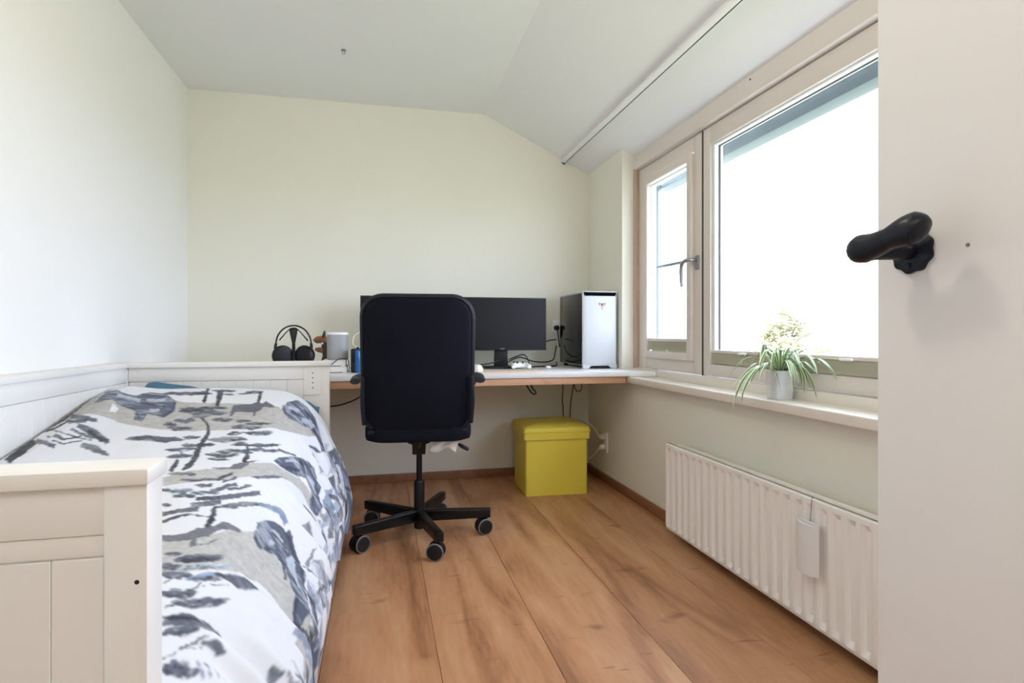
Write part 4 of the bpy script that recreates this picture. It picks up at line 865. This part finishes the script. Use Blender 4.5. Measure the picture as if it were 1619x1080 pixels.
tag(build('black_lead', G().tube([(-.285, 3.188, DT + .004), (-.262, 3.188, DT + .036), (-.240, 3.188, DT + .052), (-.215, 3.190, DT + .073), (-.19, 3.198, DT + .076), (-.164, 3.21, DT + .068), (-.158, 3.22, DT + .004)], .0022, 6, 4), 'black_plastic', smooth=True), 'thin black lead draped over the white books', 'cable')

# mat, mouse, controller, small white adapter
tag(build('desk_mat', bx(.44, .865, 2.995, 3.14, DT + .0004, DT + .007), 'beige', bevel=.002), 'thin beige board lying at the desk front edge', 'desk mat')
ms = thing('computer_mouse', (.515, 3.06, DT + .0074), 'white computer mouse on the beige board beside the chair', 'mouse', local=True)
g = G(); nu, nv = 16, 8; vs = []
for j in range(nv):
    t = j / (nv - 1) * math.pi / 2
    for i in range(nu):
        a = 2 * math.pi * i / nu; vs.append((.032 * math.cos(a) * math.cos(t) ** .6, .055 * math.sin(a) * math.cos(t) ** .6, .0003 + .036 * math.sin(t)))
g.add(vs, [(j * nu + i, j * nu + (i + 1) % nu, (j + 1) * nu + (i + 1) % nu, (j + 1) * nu + i) for j in range(nv - 1) for i in range(nu)] + [tuple(range(nu))[::-1]])
build('shell', g, 'white_plastic', ms, smooth=True)
build('scroll_wheel', G().lathe([(.006, -.003), (.006, .003)], (0, .03, .030), 12, 'x'), 'grey_plastic', ms)
gc = thing('game_controller', (.815, 3.30, DT), 'white game controller lying before the right monitor stand', 'controller', local=True); gc.scale = (.78, .78, .78)
build('shell', G().tube([(-.062, -.045, .020), (-.055, 0, .026), (-.025, .022, .028), (.025, .022, .028), (.055, 0, .026), (.062, -.045, .020)], [.014, .020, .022, .022, .020, .014], 12), 'white_plastic', gc, smooth=True)
for x, y in ((-.045, .012), (.022, -.004), (-.022, -.004)): build('thumbstick', G().lathe([(.006, .042), (.005, .052), (.009, .054), (.008, .058)], (x, y + .012, 0), 12), 'black_plastic', gc, smooth=True)
build('button_cluster', G().lathe([(.008, .042), (.008, .050), (.006, .051)], (.045, .022, 0), 12), 'grey_plastic', gc)
tag(build('white_adapter', bx(.995, 1.025, 3.36, 3.40, DT + .0004, DT + .012), 'white_plastic', bevel=.004), 'tiny white adapter on the desk between monitor and tower', 'adapter')

# cables on the desk
for pts, r_, lab in (([(.78, 3.455, DT + .05), (.84, 3.44, DT + .075), (.875, 3.43, DT + .078), (.892, 3.41, DT + .045), (.895, 3.38, DT + .006), (.885, 3.36, DT + .004)], .0036, 'black cable arching up beside the right monitor stand'),
                ([(.78, 3.47, DT + .035), (.86, 3.50, DT + .062), (.95, 3.52, DT + .035), (1.04, 3.54, DT + .028), (1.11, 3.60, DT + .04), (1.15, 3.69, DT + .075), (1.17, 3.72, DT + .13)], .0040, 'black cable sagging from the right monitor to the tower'),
                ([(.87, 3.43, DT + .0055), (.90, 3.41, DT + .0055), (.96, 3.44, DT + .0055), (1.05, 3.47, DT + .0055), (1.12, 3.56, DT + .0055), (1.16, 3.69, DT + .02)], .0040, 'black cable lying flat on the desk toward the tower'),
                ([(1.02, 3.70, DT + .135), (1.07, 3.71, DT + .15), (1.12, 3.715, DT + .165), (1.17, 3.72, DT + .17)], .0036, 'short black cable bridging the gap behind the tower'),
                ([(.46, 3.30, DT + .025), (.55, 3.31, DT + .027), (.64, 3.33, DT + .034), (.70, 3.36, DT + .05)], .0040, 'black cable running left from the right monitor stand')):
    tag(build('power_cable', G().tube(pts, r_, 8, 5), 'black_plastic', smooth=True), lab, 'cable', 'cables on the desk')
ws = thing('wall_socket', (1.178, YB, 1.0), 'white wall socket with black plug beside the computer tower', 'socket')
build('plate', bx(1.155, 1.235, YB - .010, YB - .0004, .965, 1.045), 'white_plastic', ws, bevel=.003)
pg = build('plug', G().lathe([(.018, YB - .010), (.018, YB - .032), (.012, YB - .045)], (1.178, 0, .992), 16, 'y'), 'black_plastic', ws, smooth=True)
build('lead', G().tube([(1.178, YB - .04, .985), (1.180, YB - .045, .95), (1.187, YB - .04, .91), (1.195, YB - .035, .86)], .0038, 8), 'black_plastic', pg, smooth=True)

# cables and socket under the desk
for pts, r_, mt_, lab in (([(-.36, 3.70, .50), (-.25, 3.70, .507), (-.15, 3.70, .54), (-.05, 3.70, .60), (.02, 3.71, .672)], .004, 'black_plastic', 'dark cable sagging under the desk beside the bed'),
                ([(.46, 3.66, .605), (.56, 3.66, .610), (.64, 3.66, .640), (.68, 3.66, .674)], .0035, 'black_plastic', 'dark cable curving up under the desk right of the chair'),
                ([(.795, 3.10, .7115), (.805, 3.10, .660), (.830, 3.10, .622), (.850, 3.10, .612), (.853, 3.10, .626), (.832, 3.10, .652), (.815, 3.10, .7115)], .0050, 'black_plastic', 'black strap loop hanging under the desk above the ottoman'),
                ([(1.195, 3.70, .674), (1.210, 3.70, .60), (1.207, 3.70, .50), (1.213, 3.70, .40), (1.215, 3.70, .006)], .0042, 'cable_grey', 'grey cable hanging straight behind the ottoman'),
                ([(1.290, 3.70, .674), (1.285, 3.70, .60), (1.268, 3.70, .50), (1.262, 3.70, .40), (1.255, 3.70, .006)], .0042, 'cable_grey', 'grey cable hanging near the corner behind the ottoman'),
                ([(1.30, 3.69, .674), (1.335, 3.69, .62), (1.340, 3.69, .575), (1.31, 3.69, .56), (1.288, 3.69, .60), (1.295, 3.69, .674)], .0036, 'cable_grey', 'coiled grey cable loop in the corner under the desk')):
    tag(build('hanging_cable', G().tube(pts, r_, 8, 5), mt_, smooth=True), lab, 'cable', 'cables hanging under the desk')
sk = thing('double_socket', (XR, 3.45, .25), 'white double wall socket with two plugs low on the window wall', 'socket')
build('plate', bx(XR - .010, XR - .0004, 3.405, 3.485, .195, .320), 'white_plastic', sk, bevel=.003)
for z in (.292, .226):
    p_ = build('plug', G().lathe([(.019, XR - .010), (.019, XR - .026), (.015, XR - .040), (.008, XR - .046)], (0, 3.445, z), 16, 'x'), 'cable_white', sk, smooth=True)
    if z > .25: build('lead', G().tube([(XR - .044, 3.445, z), (XR - .060, 3.46, z + .035), (XR - .09, 3.49, z + .075), (XR - .13, 3.53, z + .10), (XR - .15, 3.58, z + .09)], .004, 8), 'cable_white', p_, smooth=True)
    else: build('lead', G().tube([(XR - .044, 3.445, z), (XR - .055, 3.46, z - .03), (XR - .08, 3.49, z - .07), (XR - .10, 3.52, z - .10)], .004, 8), 'cable_white', p_, smooth=True)

# ------------------------------------------------------------------ spider plant
px, py = 1.432, 1.826; ZS = .712
sp = thing('spider_plant', (px, py, ZS), 'variegated spider plant in a pale square pot on the window sill', 'potted plant')
pt = G(); P = rrect(.076, .076, .014, 3); Pb = [(x * .86, y * .86) for x, y in P]; n = len(P)
lv = [(.84, .0004), (.88, .004), (.955, .055), (.955, .056), (.97, .058), (1.0, .105), (.93, .105), (.90, .09)]
pt.add([(px + x * s_, py + y * s_, ZS + z) for s_, z in lv for x, y in P], [(i * n + k, i * n + (k + 1) % n, (i + 1) * n + (k + 1) % n, (i + 1) * n + k) for i in range(len(lv) - 1) for k in range(n)] + [tuple(range(n))[::-1]])
build('pot', pt, 'pot', sp, smooth=True, angle=40)
build('soil', G().prism([(px + x * .9, py + y * .9) for x, y in P], ZS + .08, ZS + .092), 'soil', sp)
def leaf(pts, wmax, roll=0.0):
    P = [Vector(p) for p in pts]; Q = []
    for i in range(len(P) - 1):
        a, b, c, d = P[max(i - 1, 0)], P[i], P[i + 1], P[min(i + 2, len(P) - 1)]
        for k in range(4):
            t = k / 4; Q.append(0.5 * ((2 * b) + (-a + c) * t + (2 * a - 5 * b + 4 * c - d) * t * t + (-a + 3 * b - 3 * c + d) * t ** 3))
    Q.append(P[-1]); m = len(Q)
    me = bpy.data.meshes.new('leaf'); bm = bmesh.new(); uvl = bm.loops.layers.uv.new('leaf'); rows = []
    for i, q in enumerate(Q):
        T = (Q[min(i + 1, m - 1)] - Q[max(i - 1, 0)]).normalized(); sd = T.cross(Vector((0, 0, 1)))
        if sd.length < .15: sd = Vector((math.cos(roll), math.sin(roll), 0))
        sd.normalize(); up = sd.cross(T).normalized(); t = i / (m - 1); w_ = wmax * (.55 + .9 * t) if t < .5 else wmax * (1 - ((t - .5) / .5) ** 1.8)
        w_ = max(w_, .0004)
        rows.append([bm.verts.new(q - sd * w_ / 2 + up * w_ * .22), bm.verts.new(q), bm.verts.new(q + sd * w_ / 2 + up * w_ * .22)])
    for i in range(m - 1):
        for k in range(2):
            f = bm.faces.new((rows[i][k], rows[i][k + 1], rows[i + 1][k + 1], rows[i + 1][k])); f.smooth = True
            for lp, u in zip(f.loops, (k * .5, k * .5 + .5, k * .5 + .5, k * .5)): lp[uvl].uv = (u, i / m)
    bm.to_mesh(me); bm.free(); me.materials.append(M['leaf'])
    o = bpy.data.objects.new('leaf', me); C.objects.link(o); o.parent = sp; o.matrix_parent_inverse = Matrix.Translation((-px, -py, -ZS))
    return o
def on_plane(u, v, dist):
    d = ray(u, v); dist = min(dist, 1.482 / d[0])      # stay in front of the panes
    return tuple(np.array([0, 0, CAM_H]) + d * dist)
# leaves that show singly: guide points read off the photograph, at a stated distance from the lens axis
root = Vector((px, py, ZS + .09)); D0 = px * math.sin(YAW) + py * math.cos(YAW)
for pts, dd, wm in (
        ([(1222, 575), (1205, 545), (1188, 530), (1167, 524)], (0, .02, .05, .08), .012), ([(1222, 578), (1212, 555), (1208, 545), (1204, 570), (1200, 590)], (0, -.02, -.04, -.07, -.09), .016),
        ([(1238, 575), (1256, 545), (1276, 530), (1294, 523)], (0, .02, .03, .04), .010), ([(1242, 578), (1262, 560), (1280, 551), (1302, 553)], (0, .02, .04, .05), .010),
        ([(1245, 578), (1268, 566), (1288, 568), (1298, 576)], (0, -.01, -.02, -.03), .010), ([(1248, 580), (1285, 568), (1310, 580), (1323, 602)], (0, .03, .05, .06), .012),
        ([(1244, 580), (1265, 572), (1282, 582), (1296, 595)], (0, -.04, -.07, -.09), .012), ([(1240, 580), (1262, 578), (1282, 600), (1291, 630)], (0, -.03, -.06, -.08), .013),
        ([(1240, 580), (1256, 576), (1270, 595), (1271, 622)], (0, -.04, -.07, -.08), .014), ([(1238, 580), (1245, 570), (1253, 590), (1254, 622)], (0, -.05, -.08, -.09), .014),
        ([(1225, 585), (1205, 578), (1180, 595), (1166, 620), (1159, 645)], (0, -.05, -.09, -.12, -.14), .014), ([(1225, 587), (1205, 580), (1190, 592), (1176, 618), (1172, 643)], (0, -.07, -.11, -.14, -.15), .013),
        ([(1222, 585), (1200, 575), (1185, 583), (1170, 600), (1158, 610)], (0, -.02, -.05, -.07, -.09), .010), ([(1225, 588), (1210, 582), (1196, 584), (1182, 600)], (0, -.05, -.08, -.1), .010),
        ([(1230, 588), (1228, 592), (1231, 605), (1236, 622)], (0, -.05, -.06, -.065), .010), ([(1235, 580), (1232, 560), (1236, 545)], (0, .01, .02), .009),
        ([(1240, 580), (1250, 562), (1262, 556)], (0, .02, .04), .009), ([(1228, 580), (1218, 560), (1216, 548)], (0, .0, .01), .010), ([(1242, 580), (1258, 570), (1270, 585), (1280, 612)], (0, -.02, -.04, -.06), .012),
        ([(1236, 582), (1248, 566), (1262, 580), (1268, 608)], (0, -.03, -.05, -.07), .012), ([(1228, 584), (1215, 574), (1196, 588), (1186, 606)], (0, -.06, -.10, -.12), .010)):
    leaf([tuple(root)] + [on_plane(u, v, D0 + e) for (u, v), e in zip(pts, dd)][1 if math.hypot(pts[0][0] - 1235, pts[0][1] - 580) < 20 else 0:], wm, random.uniform(0, 3))
for k in range(26):
    a = random.uniform(0, 2 * math.pi); L = random.uniform(.07, .17); rise = random.uniform(.03, .09); drop = random.uniform(.0, .09)
    ca, sa = math.cos(a), math.sin(a)
    if ca > .2: L *= .45
    leaf([(px + .012 * ca, py + .012 * sa, ZS + .09), (px + .35 * L * ca, py + .35 * L * sa, ZS + .10 + rise * .8), (px + .7 * L * ca, py + .7 * L * sa, ZS + .10 + rise), (px + L * ca, py + L * sa, ZS + .10 + rise - drop * .6), (px + 1.08 * L * ca, py + 1.08 * L * sa, ZS + .10 + rise - drop)], random.uniform(.008, .013), a)
